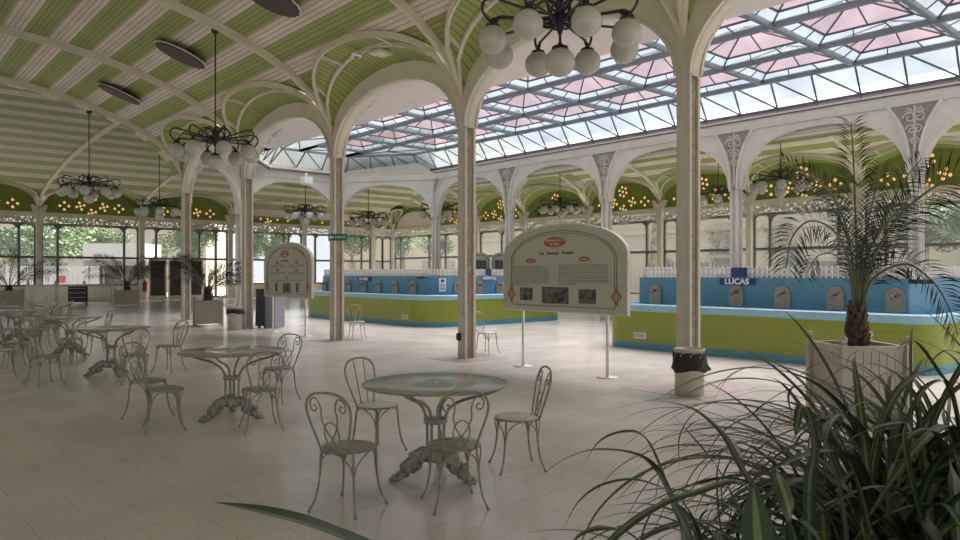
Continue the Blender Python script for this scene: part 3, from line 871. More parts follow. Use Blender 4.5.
def make_table():
    t = bpy.data.objects.new('bistro_table', None); COL.objects.link(t)
    b = MB(); b.lathe([(.02,.752),(.575,.748),(.585,.756),(.575,.762),(.03,.764),(.02,.757)], 48); b.build('tabletop', M['top'], t)
    r = MB(); r.tube([(.588*math.cos(2*PI*k/48), .588*math.sin(2*PI*k/48), .754) for k in range(48)], .009, 6, closed=True); r.build('rim', M['chair'], t)
    c = MB(); c.lathe([(.014,.75),(.026,.764),(.026,.768),(.014,.77)], 16); c.build('centre_ring', M['letter'], t)
    for k in range(4):
        a = PI/4+k*PI/2; c, s = math.cos(a), math.sin(a)
        p = MB(); p.tube(spline([(c*.075, s*.075, .16), (c*.075, s*.075, .40), (c*.092, s*.092, .50), (c*.14, s*.14, .575), (c*.25, s*.25, .635), (c*.42, s*.42, .685), (c*.56, s*.56, .742)], 5), .013, 7)
        p.build('pedestal_rod', M['chair'], t)
    c = MB(); c.lathe([(.06,.43),(.098,.435),(.098,.475),(.06,.48)], 18); c.build('collar', M['chair'], t)
    f = MB(); rnd = random.Random(3)
    f.lathe([(.02,.12),(.10,.13),(.13,.16),(.105,.21),(.09,.23),(.0,.235)], 18)
    for k in range(3):
        a = PI/2+k*2*PI/3; c, s = math.cos(a), math.sin(a)
        prof = [(.06,.19,.06),(.14,.185,.062),(.20,.14,.055),(.245,.085,.045),(.285,.045,.038),(.335,.028,.034),(.365,.022,.026)]
        pts = spline([(c*q, s*q, z) for q, z, _ in prof], 3); rr = [prof[min(6, i//3)][2]*(.85+.25*((i*7) % 3)/2) for i in range(len(pts))]
        f.tube(pts, rr, 9)
        for i in range(16):               # acanthus knobs along each claw leg
            q = .08+.25*rnd.random(); z = .20-.55*max(0, q-.1)+rnd.uniform(-.05,.03); o = rnd.uniform(-.055,.055)
            f.ball((c*q-s*o, s*q+c*o, max(.03, z)), rnd.uniform(.016,.034), 7, 5)
        for o in (-.022, 0, .022): f.ball((c*.375-s*o, s*.375+c*o, .016), .019, 7, 5, (1,1,.8))
        f.tube(spline([(c*.12-s*.0, s*.12, .10), (c*.19, s*.19, .055), (c*.22, s*.22, .09)], 4), .018, 6)
    f.build('claw_base', M['castiron'], t, 'ornate three clawed cast iron base with flaking paint')
    return t
TPROTO = make_table(); tn = [0]
def table(px, py, label, rz=0.0):
    p = fl(px, py); t = TPROTO if tn[0] == 0 else copy_tree(TPROTO); tn[0] += 1
    t.location = (p.x, p.y, 0); t.rotation_euler = (0, 0, rz)
    return tag(t, label, 'table', 'round bistro tables on claw bases')
rzc = -math.radians(41.5)
table(435.5, 476, 'largest round table, nearest to the plants, with four chairs around it', rzc+2.0)
table(232, 417, 'second nearest round table, between four chairs in the middle of the floor', rzc+2.4)
table(111, 375, 'round table beside the two side-on chairs, third back from the plants', rzc+1.9)
table(70, 355, 'round table directly behind the third one, its base showing between chair legs', rzc+2.5)
table(18, 342.5, 'round table among a thicket of chairs, cut by the left edge of the picture', rzc+2.0)
table(-22, 336, 'round table mostly outside the left edge of the picture', rzc)
table(52, 328, 'farthest small round table in front of the dark menu board', rzc)
chair(348.5, 446.5, (.42,.91), 'scroll back chair at the left of the nearest table, back to us')
chair(377, 405, (.78,-.63), 'rod back chair with worn seat whitened to mimic reflected light at the nearest table', 'rod')
chair(454, 444, (-.3,.95), 'scroll back chair standing in front of the nearest table, overlapping its claw base')
chair(517, 417, (-.97,-.22), 'chair with worn seat whitened to mimic reflected light right of the nearest table, seen side-on', 'gleaming')
chair(261, 388.5, (-.45,.89), 'scroll back chair in front of the second table, hiding its right rim')
chair(279, 368, (-.35,-.94), 'scroll back chair behind the second table, on its far right side')
chair(164, 388.5, (.88,.47), 'greyish chair left of the second table, the nearer of two seen side-on')
chair(148, 380, (.93,-.36), 'chair half hidden behind the nearer side-on chair left of the second table')
chair(135, 354.5, (-.5,.87), 'white chair tucked in at the right of the third table')
chair(45, 355.5, (.55,.83), 'chair in front and left of the third table, with a worn brown seat edge')
chair(71, 338.5, (.15,-.99), 'chair behind the third table, by the claw base of the fourth')
chair(97, 332, (-.7,-.7), 'chair whose balloon back shows over the right rim of the fourth table')
chair(169, 345.5, (-.97,.25), 'lone white chair standing sideways in front of the corner column')
chair(357, 321.5, (.45,-.89), 'lone scroll back chair by the blue and green basin, right of the exit sign column')
chair(487, 332.5, (.8,-.6), 'white rod back chair right of the column beside the large panel', 'rod')
chair(228, 305, (.9,-.3), 'tiny distant chair between the palm planter and the corner column')
for i, (px, py, f, l) in enumerate([
    (16, 343, (.7,.7), 'white chair at the left edge in front of the thicket of chairs'),
    (2, 350, (.8,.6), 'chair cut by the left picture edge, nearest of the thicket'),
    (30, 333, (.3,-.95), 'chair with rounded back in the middle of the thicket, left of the fourth table'),
    (38, 329, (-.4,-.9), 'chair behind the fourth table, its back next to the taller hoop'),
    (48, 326, (-.8,-.6), 'chair in the thicket just left of the far white railing planter'),
    (58, 323, (-.9,.3), 'chair at the far right of the thicket, below the menu board'),
    (26, 320.5, (.6,-.8), 'chair far back in the thicket below the left window'),
    (8, 328, (.9,.2), 'chair far back beside the leftmost planter'),
    (62, 315, (-.9,-.4), 'small distant chair right of the farthest table'),
    (38, 316, (.9,-.1), 'small distant chair left of the farthest table'),
    (14, 316, (.9,.5), 'small distant chair near the leftmost planter box')]):
    chair(px, py, f, l, 'gleaming' if i % 3 == 1 else 'scroll')

# ------------------------------------------------------------------ chandeliers
def make_chandelier():
    t = bpy.data.objects.new('globe_chandelier', None); COL.objects.link(t)
    z0 = 0.0                              # globe ring level; stem goes up from here
    st = MB(); st.tube([(0,0,-.02),(0,0,STEM)], .016, 7); st.lathe([(.03,STEM-.12),(.09,STEM-.06),(.09,STEM)], 14); st.lathe([(.02,.12),(.05,.2),(.06,.34),(.035,.5),(.02,.62)], 12)
    st.build('stem', M['black'], t)
    for k in range(8):
        a = 2*PI*k/8+.2; c, s = math.cos(a), math.sin(a); R = .80
        r = MB()
        r.tube(spline([(c*q, s*q, z) for q, z in [(.04,.30),(.20,.27),(.45,.26),(.66,.255),(.78,.235),(.84,.20)]], 4), .016, 6)
        r.tube(spline([(c*q, s*q, z) for q, z in [(.05,.34),(.3,.36),(.62,.43),(.80,.47),(.90,.42),(.92,.33),(.87,.24),(.80,.20),(.74,.22),(.73,.27)]], 4), .016, 6)
        r.tube(spline([(c*q, s*q, z) for q, z in [(.03,.26),(.12,.22),(.26,.28),(.34,.40),(.28,.52),(.15,.54),(.05,.44),(.04,.34)]], 4), .015, 6)
        r.build('arm', M['black'], t)
        g = MB(); g.ball((c*R, s*R, 0), .165, 18, 12, (1,1,.97)); go = g.build('globe', M['globe'], t)
        cp = MB(); cp.lathe([(.085,.14),(.08,.165),(.04,.18),(.02,.21)], 14, (c*R, s*R, 0)); cp.build('cap', M['black'], go)
    g = MB(); g.ball((0,0,-.2), .175, 18, 12, (1,1,.95)); go = g.build('globe', M['globe'], t)
    cp = MB(); cp.lathe([(.10,-.045),(.09,-.02),(.03,0),(.02,.03)], 14); cp.build('cap', M['black'], go)
    return t
CPOS = [(6.2, 5.62, 4.27, 'largest chandelier of white globes, hanging at the top between two arches'),
        (6.16, 15.7, 4.27, 'chandelier of white globes left of the near columns, second largest'),
        (6.16, 26.4, 4.3, 'chandelier of white globes hanging far left over the end of the café vault')]
STEM = 2.95; CP = None
def chand(x, y, z, l, hc, rot=0.0, s=1.0):
    global CP, STEM
    if CP is None: CP = make_chandelier(); t = CP
    else:
        t = copy_tree(CP)
        st = [o for o in t.children if o.name.startswith('stem')][0]
        if abs(hc-z-STEM) > .02:
            m = MB(); H = hc-z; m.tube([(0,0,-.02),(0,0,H)], .016, 7); m.lathe([(.03,H-.12),(.09,H-.06),(.09,H)], 14); m.lathe([(.02,.12),(.05,.2),(.06,.34),(.035,.5),(.02,.62)], 12)
            st.data = m.mesh('stem', M['black'])
    t.location = (x, y, z); t.rotation_euler = (0,0,rot); t.scale = (s,s,s)
    return tag(t, l, 'chandelier', 'globe chandeliers')
for i, (x, y, z, l) in enumerate(CPOS): chand(x, y, z, l, h_near(x)-.12, [.1,.42,.2][i])
for p, z, hc, l in [(RW(-13.9,31.4), 4.3, None, 'chandelier of white globes on two rods above the dark doors'),
                    (RW(-8.2,34.0), 4.3, None, 'chandelier of white globes just above the small information panel'),
                    (RW(-5.8,37.6), 4.25, None, 'dim chandelier right of the column with the exit sign'),
                    (RW(-1.9,35), 4.45, None, 'dim chandelier half hidden behind the far apse corner column'),
                    (RW(3.98,36), 4.78, None, 'chandelier of white globes above the large information panel'),
                    (RW(10.2,31.0), 4.78, None, 'small chandelier of white globes behind the column above the LUCAS sign'),
                    (RW(11.0,26.5), 4.8, None, 'chandelier of white globes left of the right palm')]:
    hc = (h_far(p.x) if p.y < 26.3 and p.x > VF else min(h_end(p.y), h_q(p.x)) if p.x > VF else h_end(p.y))
    chand(p.x, p.y, z, l, hc-.02, .3, 1.12 if p.x > VF else 1.05)

# round ventilation grilles high in the vault
def vent(x, y, z, nrm, r, l):
    b = MB(); n = 40
    ring = [((r+(.03 if k % 2 else 0))*math.cos(2*PI*k/n), (r+(.03 if k % 2 else 0))*math.sin(2*PI*k/n)) for k in range(n)]
    b.prism(ring, lambda a, c, t: (a, c, t), -.05, .0)
    o = b.build('ventilation_grille', [M['vent']]); e = MB()
    e.tube([(a*1.02, c*1.02, .0) for a, c in ring], .018, 4, closed=True)
    e.build('rim', M['paneledge'], o)
    o.location = (x, y, z); o.rotation_euler = Vector(nrm).to_track_quat('Z', 'Y').to_euler()
    return tag(o, l, 'vent', 'round vents in the vault')
for u, l in ((13.2, 'round dark vent at the top edge of the picture'), (18.1, 'round dark vent between the two long ceiling ribs'), (23.25, 'round dark vent nearest the far left chandelier rod')):
    v = 6.25; dz = (h_near(v+.1)-h_near(v-.1))/.2
    vent(v, u, h_near(v)-.10, (-dz+.06, -.17, 1), .58, l)
p = at(206, 168, 31); vent(p.x, p.y, h_end(p.y)-.12, (0, .2, 1), .7, 'round dark vent in the end hall below the second chandelier')
for px, u, l in ((774, 9.0, 'dark vent in the far vault left of the right column arch'), (571, 20.0, 'dark vent in the far vault right of the nearest arches')):
    v = 27.6; vent(v, u+3.0, h_far(v)-.08, (.15, 0, 1), .6, l)

# ------------------------------------------------------------------ the two spring basins
def rrect(x0, x1, y0, y1, r, off, n=8):
    """rounded rectangle outline, counter-clockwise, grown by off"""
    x0, x1, y0, y1 = x0-off, x1+off, y0-off, y1+off; r = max(.05, r+off); pts = []
    for cx, cy, a0 in ((x1-r,y0+r,-PI/2),(x1-r,y1-r,0),(x0+r,y1-r,PI/2),(x0+r,y0+r,PI)):
        for k in range(n+1):
            a = a0+PI/2*k/n; pts.append((cx+r*math.cos(a), cy+r*math.sin(a)))
    return pts
def shell(mb, o0, z0, o1, z1):
    n = len(o0); b = len(mb.v)
    mb.v += [(p[0], p[1], z0) for p in o0]+[(p[0], p[1], z1) for p in o1]
    for k in range(n): mb.face((b+k, b+(k+1) % n, b+n+(k+1) % n, b+n+k), None, True)
def basin(x0, x1, y0, y1, r, label):
    t = thing('drinking_basin', label, 'fountain', ((x0+x1)/2, (y0+y1)/2, 0), 0, 'tiled spring basins'); cx, cy = t.location[:2]
    R = lambda off: [(p[0]-cx, p[1]-cy) for p in rrect(x0, x1, y0, y1, r, off)]
    a = MB(); shell(a, R(0), 0, R(0), .15); a.build('plinth', M['td'], t)
    a = MB(); shell(a, R(0), .15, R(0), .815); a.build('green_body', M['tg'], t, 'lower body in green mosaic')
    a = MB(); shell(a, R(0), .815, R(.05), .835); shell(a, R(.05), .835, R(.05), .955); shell(a, R(.05), .955, R(.02), .975); shell(a, R(.02), .975, R(-.13), .975); shell(a, R(-.13), .975, R(-.16), .80)
    a.build('rim', M['tl'], t, 'pale blue mosaic rim')
    a = MB(); shell(a, R(-.16), .80, R(-.55), .80); a.build('trough', M['tb'], t)
    a = MB(); shell(a, R(-.55), .80, R(-.55), 1.55); shell(a, R(-.55), 1.55, R(-.72), 1.55); a.poly([(p[0], p[1], 1.52) for p in R(-.72)]); a.build('back_wall', M['tb'], t, 'blue mosaic wall')
    a = MB(); o = R(-.62); Ls = []
    for k in range(len(o)):
        p, q = Vector(o[k]), Vector(o[(k+1) % len(o)]); d = (q-p).length; n = max(1, round(d/.105))
        for i in range(n):
            c = p.lerp(q, (i+.5)/n); a.box(c.x-.019, c.x+.019, c.y-.019, c.y+.019, 1.55, 1.785)
    a.sweep([(p[0], p[1], 1.62) for p in o], .02, .035, closed=True); a.sweep([(p[0], p[1], 1.73) for p in o], .02, .03, closed=True)
    a.build('picket_rail', M['picket'], t)
    return t
BR = (13.0, 19.2, 3.8, 10.45, .45); BL = (13.2, 19.4, 17.1, 25.5, 1.1)
bR = basin(*BR, 'blue and green tiled basin behind the palm, under the LUCAS sign')
bL = basin(*BL, 'blue and green tiled basin with rounded corner, left of the large panel')
def tap(par, x, y, face, label=None):
    """face 'v': wall faces -x, 'u': wall faces -y"""
    m = (lambda a, b, t: (x-t, y-a, b)) if face == 'v' else (lambda a, b, t: (x+a, y-t, b))
    r = .155
    poly = [(-r,.98),(r,.98),(r,1.25)]+[(r*math.cos(PI*k/10), 1.25+r*math.sin(PI*k/10)) for k in range(1, 10)]+[(-r,1.25)]
    b = MB(); b.prism([(p[0], p[1]) for p in poly], m, -.01, .045); o = b.build('tap_plate', M['steel'], par)
    s = MB(); s.tube([m(0,1.26,.03), m(0,1.27,.12), m(0,1.255,.19), m(0,1.20,.21)], .022, 7); s.ball(m(0,1.27,.06), .04, 8, 6); s.tube([m(-.05,1.28,.05), m(.06,1.28,.07)], .018, 6)
    s.build('spout', M['steeld'], o)
for px in (656, 737, 783, 836, 896): tap(bR, 13.55-bR.location.x, u_at(px, 13.55)-bR.location.y, 'v')
for px in (325, 349, 364.5, 379, 396, 414): tap(bL, 13.75-bL.location.x, u_at(px, 13.75)-bL.location.y, 'v')
def v_at(px, u):
    x = (px-480)/F; return u*(SN+CS*x)/(CS-SN*x)
for px in (457, 479, 499, 520): tap(bL, v_at(px, 17.65)-bL.location.x, 17.65-bL.location.y, 'u')
def sign(name, body, x, y, z, w, h, rz, label, m, size, cat='sign', sx=1.0):
    t = thing(name, label, cat, (x, y, z), rz)
    b = MB(); b.box(-w/2, w/2, -.02, .0, -h/2, h/2); b.build('board', m, t)
    if body: text('lettering', body, size, t, (0, -.023, 0), M['letter'], sx=1.12, bold=.035)
    return t
ux = lambda px: u_at(px, 13.5)
sign('spring_sign', 'LUCAS', 13.5, (ux(720)+ux(755))/2, 1.475, abs(ux(720)-ux(755)), .135, -PI/2, 'blue sign reading LUCAS on the right basin wall', M['blue'], .155)
sign('blue_plaque', None, 13.52, (ux(731)+ux(747))/2, 1.66, abs(ux(731)-ux(747)), .2, -PI/2, 'square blue plaque directly above the LUCAS sign', M['bluel'], .1, 'plaque')
sign('spring_sign', 'HÔPITAL', v_at(489, 17.6), 17.6, 1.475, .52, .13, 0, 'blue sign reading HÔPITAL left of the large panel', M['blue'], .13)
sign('blue_plaque', None, v_at(488.5, 17.62), 17.62, 1.68, .22, .22, 0, 'square blue plaque directly above the HÔPITAL sign', M['bluel'], .1, 'plaque')
uy = lambda px: u_at(px, 13.7)
sign('spring_sign', 'CHOMEL', 13.7, (uy(358)+uy(370))/2, 1.44, abs(uy(358)-uy(370)), .14, -PI/2, 'blue sign reading CHOMEL above the left basin taps', M['blue'], .13)
for x, y, l, rz in ((14.05, 17.645, 'white notice with blue print on the rounded corner of the left basin', -math.radians(25)),):
    t = sign('notice', None, x, y, 1.28, .22, .42, rz, l, M['letter'], .1, 'notice')
    b = MB(); b.box(-.05,.05,-.024,-.02,.08,.17)
    for i in range(5): b.box(-.08,.08,-.024,-.02,-.16+i*.045,-.145+i*.045)
    b.build('print', M['blue'], t)
for x, y, l in ((13.5, ux(921), 'small dark plaque at the right end of the right basin wall'), (13.7, uy(421), 'small dark plaque right of the left basin taps')):
    sign('name_plate', None, x, y, 1.505, .36, .07, -PI/2, l, M['navy'], .1, 'plaque')
for x, px, py, l in ((13.0, 640, 335.5, 'white air grille low on the green wall of the right basin'), (13.2, 405, 317, 'white air grille low on the green wall of the left basin')):
    y = u_at(px, x); Z = SN*x+CS*y; z = CH-(py-HY)/F*Z
    par = bR if px > 500 else bL
    t = thing('air_grille', None, None, (x-par.location.x, y-par.location.y, z), -PI/2); t.parent = par
    b = MB(); b.box(-.16,.16,-.02,0,-.065,.065); b.build('frame', M['picket'], t)
    b = MB(); [b.box(-.13+.03*i, -.115+.03*i, -.026, -.02, -.04, .04) for i in range(9)]; b.build('slats', M['web'], t)

# ------------------------------------------------------------------ information panels
def info_panel(u, label, four):
    t = thing('information_panel', label, 'information panel', (9.05, u, 0), -PI/2, 'arched information panels')
    W, Z0, ZS, ZC = 1.375, 1.0, 1.92, 2.47
    def out(ins=0.0, n=28):
        w, zc = W-ins, ZC-ins
        return [(-w, Z0+ins), (w, Z0+ins)]+[(w*math.cos(PI*k/n), ZS+(zc-ZS)*math.sin(PI*k/n)**.9) for k in range(n+1)]
    to3 = lambda a, b, q: (a, -q, b)
    b = MB(); b.prism(out(.004), to3, -.03, .03); b.build('board', M['panel'], t)
    e = MB(); e.sweep([to3(a, z, 0) for a, z in out()], .02, .07, side=None, up=(0,1,0), closed=True); e.build('edge_band', M['paneledge'], t)
    for x in (-.93, .95):
        q = MB(); q.tube([(x,.02,.012),(x,.02,1.0)], .024, 10); q.box(x-.022,x+.022,.03,.05,1.0,1.9); po = q.build('post', M['white'], t)
        f = MB(); f.lathe([(.17,0),(.17,.010),(.03,.016)], 20, (x,.02,0)); f.build('foot_plate', M['white'], po)
    bd = MB()
    for ins, wd, it in ((.20,.014,.115),(.245,.009,.155)):
        w = W-ins; pts = [(-w, 1.42)]+[(w*math.cos(PI*k/30), 1.86+(ZC-it-1.86)*math.sin(PI*k/30)) for k in range(30,-1,-1)]+[(w, 1.42)]
        bd.sweep([to3(a, z, .034) for a, z in pts], wd, .004, up=(0,1,0))
    bd.sweep([to3(a, z, .034) for a, z in [(-W+.22,1.12),(-W+.26,1.09),(W-.26,1.09),(W-.22,1.12)]], .012, .004, up=(0,1,0))
    for sg in (-1, 1):
        cx = sg*(W-.21)
        for ax in ((0,.17),(0,-.17)): pass
        bd.sweep([to3(cx+a, 1.28+z, .034) for a, z in [(0,.13),(.10,0),(0,-.13),(-.10,0)]], .012, .004, up=(0,1,0), closed=True)
        for z0, s in ((1.41,1),(1.15,-1)):
            bd.sweep([to3(cx-.05, z0+.03*s, .034), to3(cx+.02, z0-.03*s, .034)], .012, .004, up=(0,1,0)); bd.sweep([to3(cx+.05, z0+.03*s, .034), to3(cx-.02, z0-.03*s, .034)], .012, .004, up=(0,1,0))
    bd.build('border_ornament', M['ol'], t)
    rs = MB()
    for sg in (-1, 1):
        cx = sg*(W-.21)
        for dx, dz in ((0,.065),(.05,0),(0,-.065),(-.05,0)):
            rs.tube([to3(cx+dx+.03*math.cos(2*PI*k/8), 1.28+dz+.03*math.sin(2*PI*k/8), .034) for k in range(8)], .008, 4, closed=True)
    rs.build('red_ornament', M['red'], t)
    def oval(cx, cz, a, b_):
        q = MB(); q.prism([(cx+a*math.cos(2*PI*k/28), cz+b_*math.sin(2*PI*k/28)) for k in range(28)], to3, .03, .034); return q
    o = oval(-.13, 2.17, .25, .09).build('heading_oval', M['red'], t)
    text('lettering', 'Hall des Sources\nde Vichy', .062, o, (-.13, -.036, 2.17), M['paneledge'])
    for wd_, wx in ((('Les', -.43), ('Sources', -.17), ('Froides', .165)) if not four else (('Les', -.27), ('Sources', -.03))): text('lettering', wd_, .085, t, (wx, -.034, 1.985), M['ink'])
    rnd = random.Random(5 if four else 9)
    def para(x0, x1, z0, n, step):
        bt = MB()
        for i in range(n):
            x = x0; xe = x1 if i < n-1 else x0+(x1-x0)*.4
            while x < xe:
                w = min(rnd.uniform(.03,.10), xe-x); bt.box(x, x+w, -.033, -.03, z0-i*step-.006, z0-i*step+.006); x += w+.014
        bt.build('paragraph', M['inkl'], t)
    ov = [(-.69,1.86),(.52,1.875)] if not four else [(-.55,1.93),(.55,1.93),(-.55,1.73),(.55,1.73),(0,1.515)]
    for x, z in ov:
        q = oval(x, z, .12 if not four else .10, .042).build('heading_oval', M['red'], t); text('lettering', ['Lucas','Célestins','Parc','Dôme','Vichy'][ov.index((x,z))], .045, q, (x, -.036, z), M['paneledge'])
    if not four:
        para(-1.10, -.27, 1.765, 11, .0315); para(-.04, 1.0, 1.78, 11, .0315)
        ph = [(-.80,1.285,.15,.11),(-.12,1.275,.30,.14),(.58,1.27,.18,.115)]
    else:
        for x in (-.55, .55): para(x-.42, x+.42, 1.86, 3, .03); para(x-.42, x+.42, 1.66, 3, .03)
        para(-.9, .9, 1.45, 2, .03)
        ph = [(-.62,1.26,.07,.12),(0,1.25,.22,.13),(.6,1.26,.07,.12)]
    for x, z, w, h in ph:
        q = MB(); q.prism([(x-w,z-h),(x+w,z-h),(x+w,z+h),(x-w,z+h)], to3, .03, .035); q.build('photograph', M['photo'], t)
info_panel(8.17, 'large arched information panel on two white posts, three photographs on it', False)
info_panel(18.05, 'smaller looking arched information panel beside the dark wheeled cabinet', True)
for px, y0, w, l in ((480.5, 262, .5, 'display board with a dark photograph, left of the large panel top'), (501, 262, .5, 'display board with a dark photograph touching the large panel edge')):
    p = at(px, y0, 31); t = thing('photo_board', l, 'display board', (p.x, p.y, 0), rzc+.15, 'photo boards beyond the left basin')
    b = MB(); b.prism([(-.42,.7),(.42,.7),(.42,2.2)]+[(.42*math.cos(PI*k/10), 2.2+.33*math.sin(PI*k/10)) for k in range(1,10)]+[(-.42,2.2)], lambda a, c, q: (a, q, c), 0, .05); b.build('board', M['panel'], t)
    b = MB(); b.sweep([(-.36,-.004,1.0),(-.36,-.004,2.15)]+[(-.36*math.cos(PI*k/8), -.004, 2.15+.27*math.sin(PI*k/8)) for k in range(1,8)]+[(.36,-.004,2.15),(.36,-.004,1.0)], .03, .006, up=(0,1,0)); b.build('border', M['ol'], t)
    b = MB(); b.box(-.27,.27,-.012,0,1.75,2.2); b.build('photograph', M['photo'], t)
    b = MB(); b.box(-.35,-.3,0,.05,0,.7); b.box(.3,.35,0,.05,0,.7); b.build('leg', M['ol'], t)

# ------------------------------------------------------------------ bins, cabinet, small fittings
def bin_(x, y, r, h, rz, label, bagz):
    t = thing('litter_bin', label, 'bin', (x, y, 0), rz)
    b = MB(); b.lathe([(r*.93,0),(r*.95,.01),(r,h-.03),(r*1.04,h-.02),(r*1.04,h),(r*.93,h),(r*.9,h*.4)], 28); b.build('body', M['bin'], t)
    rnd = random.Random(4); g = MB(); n = 36
    def P(i, j):
        a = 2*PI*i/n; f = j/8; z = h-.05-f*(h-.05-bagz)
        rr = r*1.03+.012*math.sin(a*9+j)+.008*math.sin(a*17+2*j)+.02*f+(.06 if abs((a-.2+PI) % (2*PI)-PI) < .35 else 0)*f
        return (rr*math.cos(a), rr*math.sin(a), z+.02*math.sin(a*3)*f)
    g.grid(P, n, 8); g.build('bin_bag', M['bag'], t, 'black plastic bag folded over the rim')
    return t
p = RW(2.84, 9.82); bin_(p.x, p.y, .20, .63, rzc, 'beige round bin with a black bag in front of the right near column', .33)
p = RW(-7.15, 21.1); bin_(p.x, p.y, .21, .66, rzc, 'beige bin with a black bag left of the pale column, by the palm planter', .47)
p = RW(-6.36, 21.9); t = thing('wheeled_cabinet', 'dark grey wheeled cabinet with a pale side, left of the smaller panel', 'cabinet', (p.x, p.y, 0), rzc-.35)
b = MB(); b.prism([(-.34,.06),(.02,.06),(.02,1.12),(-.30,1.12)], lambda a, c, q: (a, q, c), -.25, .25); b.build('body', M['cabd'], t)
b = MB(); b.box(.02,.36,-.25,.25,.02,1.06); b.build('side_panel', M['cabl'], t)
b = MB(); b.box(-.32,.04,-.27,.27,1.12,1.17); b.build('lid', M['cabd'], t)
for x, y in ((-.25,-.18),(-.02,-.18),(-.25,.18),(-.02,.18)):
    b = MB(); b.tube([(x-.02,y,.05),(x+.02,y,.05)], .05, 12); b.build('wheel', M['black'], t)
t = thing('exit_sign', 'green exit sign with a white arrow on the near column', 'sign', tuple(at(338, 237.3, 17.15)), rzc)
b = MB(); b.box(-.22,.22,-.05,.0,-.08,.08); b.build('board', M['green_sign'], t)
b = MB(); b.prism([(-.205,0),(-.15,.055),(-.15,.018),(-.09,.018),(-.09,-.018),(-.15,-.018),(-.15,-.055)], lambda a, c, q: (a, -.05-q, c), 0, .004); b.build('arrow', M['letter'], t)
text('lettering', 'SORTIE', .075, t, (.06, -.053, 0), M['letter'])
b = MB(); b.box(-.05,.05,.0,.16,-.03,.03); b.build('bracket', M['white'], t)
p = at(306.5, 180, 31.2); t = thing('emergency_lamp', 'small white box lamp hanging under the apse arch', 'lamp', p)
b = MB(); b.box(-.19,.19,-.19,.19,-.16,.14); b.build('housing', M['letter'], t)
b = MB(); b.tube([(0,0,.14),(0,0,5.96-p.z)], .03, 8); b.box(-.14,.14,-.14,.14,-.2,-.16); b.build('bracket', M['white'], t)
p = RW(-.39, 13.98); t = thing('power_socket', 'small black socket box low on the left side of the middle near column', 'socket', (p.x, p.y, .42), -PI/2)
b = MB(); b.box(-.04,.04,-.05,.03,-.07,.07); b.build('box', M['black'], t); b = MB(); b.box(-.03,.03,-.07,-.05,-.03,.05); b.build('cover', M['cabd'], t)
# spot light and hatch in the lunette above the exit sign column
p = Vector((8.25, 13.3, 6.30)); t = thing('ceiling_spot', 'small white spot lamp in the green lunette', 'lamp', p)
b = MB(); b.lathe([(.11,-.05),(.12,0),(.05,.06)], 16); b.build('housing', M['letter'], t); b = MB(); b.lathe([(.07,-.06),(.03,-.075),(0,-.08)], 14); b.build('lens', M['steel'], t)
t = thing('access_hatch', 'square cream hatch in the green lunette beside the spot lamp', 'hatch', (8.55, 12.8, 6.28), .1)
b = MB(); b.box(-.2,.2,-.2,.2,-.02,.03); b.build('hatch_frame', M['cream'], t); b = MB(); b.box(-.15,.15,-.15,.15,-.035,-.02); b.build('cover', M['amberd'] if False else M['paneledge'], t)
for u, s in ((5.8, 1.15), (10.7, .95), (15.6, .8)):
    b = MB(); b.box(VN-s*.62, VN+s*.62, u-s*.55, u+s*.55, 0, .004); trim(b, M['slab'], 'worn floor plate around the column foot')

# ------------------------------------------------------------------ planters and palms
def planter(x, y, sz, h, rz, label):
    t = thing('planter_box', label, 'planter', (x, y, 0), rz, 'cream wooden planter boxes with ball finials')
    b = MB(); q = sz/2
    n = 7
    for a in range(4):
        c, s = math.cos(a*PI/2), math.sin(a*PI/2)
        m = lambda u, w, z: (c*u-s*w, s*u+c*w, z)
        for i in range(n):
            u0, u1 = -q+.05+(sz-.1)*i/n+.004, -q+.05+(sz-.1)*(i+1)/n-.004
            b.prism([(u0,.13),(u1,.13),(u1,h-.05),(u0,h-.05)], lambda u, z, w: m(u, w, z), -q+.012, -q+.035)
        b.prism([(-q+.05,.13),(q-.05,.13),(q-.05,h-.05),(-q+.05,h-.05)], lambda u, z, w: m(u, w, z), -q+.035, -q+.05)
    b.build('board_panel', M['planter'], t)
    for z0, z1 in ((.09,.16),(h-.07,h)):
        r = MB()
        for a in range(4):
            c, s = math.cos(a*PI/2), math.sin(a*PI/2); m = lambda u, w, z: (c*u-s*w, s*u+c*w, z)
            r.prism([(-q+.03,z0),(q-.03,z0),(q-.03,z1),(-q+.03,z1)], lambda u, z, w: m(u, w, z), -q, -q+.045)
        r.build('rail', M['planter'], t)
    for sx in (-1,1):
        for sy in (-1,1):
            p = MB(); p.box(sx*q-.035, sx*q+.035, sy*q-.035, sy*q+.035, 0, h+.02)
            p.lathe([(.02,h+.02),(.03,h+.03),(.018,h+.04)], 10, (sx*q, sy*q, 0)); p.ball((sx*q, sy*q, h+.075), .043, 12, 8)
            p.build('corner_post', M['planter'], t)
    s = MB(); s.box(-q+.05, q-.05, -q+.05, q-.05, h-.12, h-.08); s.build('soil', M['soil'], t)
    return t
FWD = RW(0, 1); RGT = RW(1, 0)
